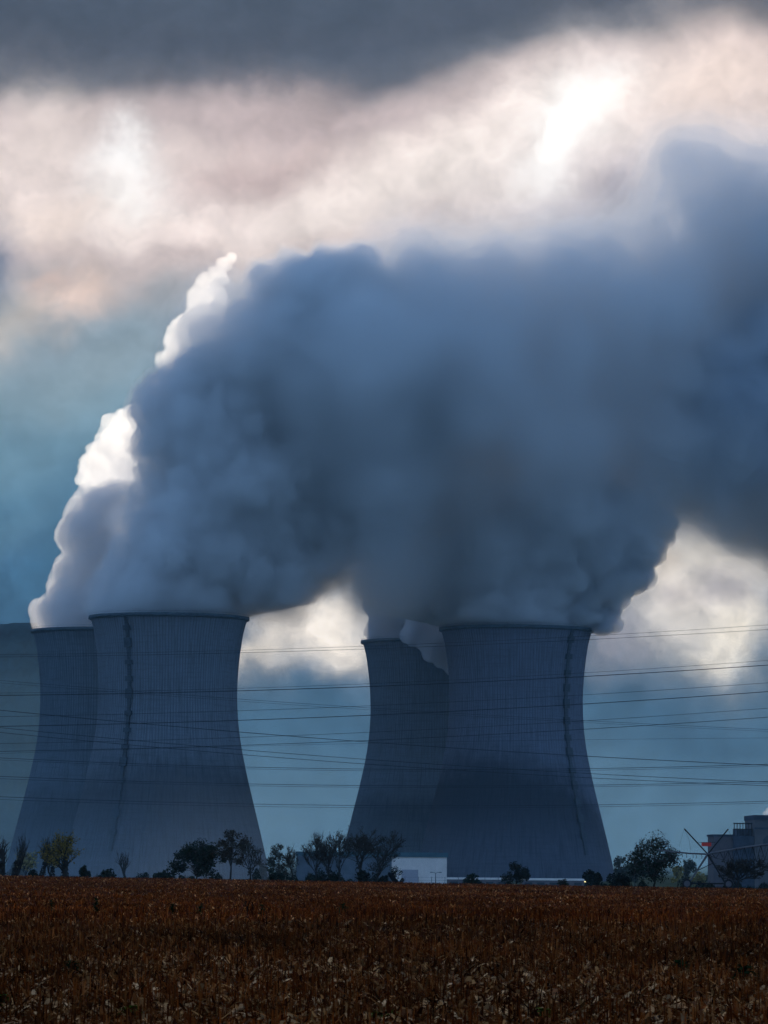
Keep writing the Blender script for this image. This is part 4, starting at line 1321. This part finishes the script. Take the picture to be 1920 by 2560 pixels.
# ------------------------------------------------------------------ centre pivot irrigation machine
def pivot():
    Y = 455.0
    gz = float(ground_z(at(1529, 1900, Y).x, Y))
    J = at(1529, 1845, Y)
    root = empty('irrigation_machine', (J.x, Y, gz))
    tag(root, 'dark wheeled irrigation boom on the field edge with crossed struts and a hanging red sign', 'irrigation machine')
    L = lambda px, py, dy=0.0: at(px, py, Y) - Vector((J.x, Y, gz)) + Vector((0, dy, 0))
    iron = dark_iron
    jj = L(1529, 1845)
    for i, (px, py) in enumerate(((1484, 1912), (1574, 1913))):
        c_ = L(px, py); c_.z = 0.52
        wh = MB()
        prof_ = [(0.50, -0.14), (0.54, -0.10), (0.54, 0.10), (0.50, 0.14), (0.34, 0.12), (0.34, -0.12)]
        n = 28
        for k in range(n):
            t = 2 * PI * k / n
            for rr, yy_ in prof_: wh.v.append((c_.x + rr * math.cos(t), c_.y + yy_, c_.z + rr * math.sin(t)))
        for k in range(n):
            for e in range(6):
                wh.f.append([k * 6 + e, k * 6 + (e + 1) % 6, ((k + 1) % n) * 6 + (e + 1) % 6, ((k + 1) % n) * 6 + e])
        wheel = wh.build('wheel', iron, root)
        hb = MB()
        hb.tube([(c_.x, c_.y - 0.06, c_.z), (c_.x, c_.y + 0.06, c_.z)], 0.36, 20)
        for k in range(6):
            t = PI * k / 3
            hb.tube([(c_.x, c_.y, c_.z), (c_.x + 0.36 * math.cos(t), c_.y, c_.z + 0.36 * math.sin(t))], 0.035, 5)
        hb.build('rim', steel, wheel)
    wl, wr = L(1484, 1913), L(1574, 1913); wl.z = wr.z = 0.55
    MB().tube([wl + Vector((0.1, 0.25, 0)), wr + Vector((-0.1, 0.25, 0))], 0.09, 6).build('base_beam', iron, root)
    for sg in (-0.25, 0.25):
        MB().tube([jj + Vector((sg * 0.3, sg, 0)), wl + Vector((0.25, sg + 0.25, 0.05))], 0.085, 6).build('leg', steel, root)
        MB().tube([jj + Vector((sg * 0.3, sg, 0)), wr + Vector((-0.35, sg + 0.25, 0.05))], 0.085, 6).build('leg', iron, root)
    MB().tube([L(1506, 1881), L(1541, 1864)], 0.045, 5).build('cross_brace', iron, root)
    for a, b in (((1478, 1790), (1529, 1845)), ((1573, 1791), (1529, 1845))):
        MB().tube([L(*a), L(*b)], 0.075, 6).build('strut', iron, root)
    MB().tube([L(1506, 1819.5), L(1545, 1819.5)], 0.022, 4).build('sign_wire', iron, root)
    red = bpy.data.materials.new('red_sign'); red.use_nodes = True
    b = red.node_tree.nodes['Principled BSDF']; b.inputs['Base Color'].default_value = (0.75, 0.035, 0.02, 1); b.inputs['Roughness'].default_value = 0.5
    p0, p1 = L(1515.5, 1828), L(1536.5, 1820.3)
    sg = MB().box(p0.x, p1.x, -0.03, 0.03, p0.z, p1.z).build('red_sign', red, root)
    MB().box(p0.x - 0.02, p1.x + 0.02, -0.035, 0.035, p1.z + 0.002, p1.z + 0.03).build('sign_frame', iron, sg)
    for ws in (((1478, 1790), (1467, 1829)), ((1478, 1790), (1489, 1815), (1492, 1836)), ((1573, 1791), (1590, 1834))):
        MB().tube([L(*q) for q in ws], 0.012, 3, False).build('guy_wire', iron, root)
    # the boom: an overhang on the left, an arched truss span to the right
    MB().tube([L(1419, 1835), L(1450, 1839.5), L(1490, 1843.5), L(1529, 1845)], [0.075, 0.085, 0.09, 0.1], 7).build('overhang_pipe', steel, root)
    sp = [L(1529 + (1740 - 1529) * t, 1845 - 25 * math.sin(min(1.0, t * 0.9) * PI * 0.55)) for t in [k / 12 for k in range(13)]]
    MB().tube(sp, 0.13, 8).build('span_pipe', steel, root)
    tr = MB()
    lowp = []
    for k in range(1, 12):
        t = k / 12
        q = sp[k] - Vector((0, 0, 1.5 * math.sin(PI * t) + 0.25))
        lowp.append(q)
        for dy in (-0.55, 0.55):
            tr.tube([q, sp[k - 1].lerp(sp[k], 0.5) + Vector((0, dy * 0.3, 0))], 0.03, 4)
            tr.tube([q, sp[k].lerp(sp[k + 1], 0.5) + Vector((0, dy * 0.3, 0))], 0.03, 4)
    tr.tube([jj] + lowp + [sp[12]], 0.022, 4)
    tr.build('truss', iron, root)
    for px in (1445, 1458, 1474, 1483, 1497, 1504, 1516, 1536):
        t = (px - 1419) / 110
        y = 1835 + 10 * min(1, t) ** 0.7
        MB().tube([L(px, y), L(px - 1, y + 3), L(px + 0.5, y + 5), L(px, y + 11)], 0.03, 5).build('drop_nozzle', iron, root)
    for k in range(2, 12):
        for f in (0.0, 0.5):
            q = sp[k].lerp(sp[k + 1], f) if k < 12 else sp[k]
            MB().tube([q, q + Vector((0.05, 0, -0.18)), q + Vector((0, 0, -0.75))], 0.025, 5).build('drop_nozzle', iron, root)


pivot()

# ------------------------------------------------------------------ overhead power lines
wire_mat = material('conductor', (0.012, 0.016, 0.022), 0.7, 0.2, 0.01, 0.2)


def power_line(pts, Y, label, rad, group):
    """conductor hung past both sides of the frame, through sighted points (parabola)"""
    px = np.array([a for a, _ in pts], float); py = np.array([b for _, b in pts], float)
    cf_ = np.polyfit((px - 830) / 830, py, 2 if len(pts) > 2 else 1)
    P_ = []
    for x in np.linspace(-260, 1920, 46):
        P_.append(at(x, float(np.polyval(cf_, (x - 830) / 830)), Y))
    o = MB().tube(P_, rad, 5).build('power_line', wire_mat)
    tag(o, label, 'power line', group)


ORD = ['topmost', 'second from top', 'third from top', 'fourth from top', 'fifth from top', 'sixth from top', 'seventh from top', 'eighth from top', 'ninth from top', 'tenth from top', 'eleventh from top', 'lowest']
RISE = [([(0, 1414), (530, 1405), (829, 1394), (1280, 1373), (1659, 1350)], 0.045), ([(0, 1419), (515, 1411), (829, 1400), (1280, 1381), (1659, 1360)], 0.055),
        ([(0, 1497), (430, 1489), (829, 1477), (1260, 1452), (1659, 1427)], 0.045), ([(0, 1502), (430, 1495), (800, 1483), (1260, 1461), (1659, 1437)], 0.105),
        ([(0, 1548), (510, 1536), (829, 1523), (1260, 1501), (1659, 1475)], 0.055), ([(0, 1569), (510, 1557), (829, 1543), (1260, 1521), (1659, 1494)], 0.10),
        ([(0, 1606), (510, 1594), (829, 1580), (1260, 1557), (1659, 1530)], 0.055), ([(0, 1623), (510, 1611), (829, 1597), (1260, 1576), (1659, 1549)], 0.075),
        ([(0, 1627), (510, 1614), (829, 1605), (1260, 1596), (1659, 1595)], 0.035)]
FALL = [([(0, 1470), (320, 1495), (800, 1530), (1260, 1556), (1659, 1576)], 0.045), ([(0, 1475), (320, 1500), (800, 1534), (1260, 1560), (1659, 1580)], 0.035), ([(0, 1536), (320, 1561), (800, 1604), (1260, 1635), (1659, 1652)], 0.09),
        ([(0, 1573), (320, 1600), (829, 1644), (1260, 1671), (1659, 1689)], 0.075), ([(0, 1583), (320, 1611), (829, 1654), (1260, 1680), (1659, 1697)], 0.075)]
LEVEL = [([(0, 1637), (510, 1657), (800, 1661), (1280, 1660), (1659, 1651)], 0.075), ([(0, 1641), (510, 1661), (800, 1665), (1280, 1663), (1659, 1655)], 0.045), ([(0, 1677), (510, 1693), (829, 1697), (1280, 1696), (1659, 1688)], 0.075), ([(0, 1682), (510, 1697), (829, 1701), (1280, 1699), (1659, 1692)], 0.05),
         ([(0, 1721), (510, 1736), (829, 1741), (1280, 1738), (1659, 1731)], 0.07), ([(0, 1727), (510, 1741), (829, 1746), (1280, 1742), (1659, 1735)], 0.05)]
for fam, Y, txt, g in ((RISE, 900, 'thin dark cable rising gently to the right, {} of the rising cables', 'cables rising to the right'),
                       (FALL, 1050, 'thin dark cable sloping down to the right, {} of the falling cables', 'cables falling to the right'),
                       (LEVEL, 1250, 'thin dark cable sagging almost level, {} of the sagging cables', 'cables sagging almost level')):
    for i, (pts, rad) in enumerate(fam):
        power_line(pts, Y, txt.format(ORD[i] if i < len(fam) - 1 else 'lowest'), rad * 0.78 * Y / 900, g)

# ------------------------------------------------------------------ render
cy = scene.cycles
cy.use_denoising = True
try: cy.denoiser = 'OPENIMAGEDENOISE'
except Exception: pass
cy.use_adaptive_sampling = True
cy.adaptive_threshold = 0.03
cy.time_limit = 900.0
cy.max_bounces = 12
cy.diffuse_bounces = 2
cy.glossy_bounces = 1
cy.volume_bounces = 8
cy.transparent_max_bounces = 256
cy.caustics_reflective = cy.caustics_refractive = False
cy.sample_clamp_indirect = 4.0
scene.view_settings.view_transform = 'Standard'
scene.view_settings.look = 'None'
scene.view_settings.exposure = 0.0
scene.view_settings.gamma = 1.0
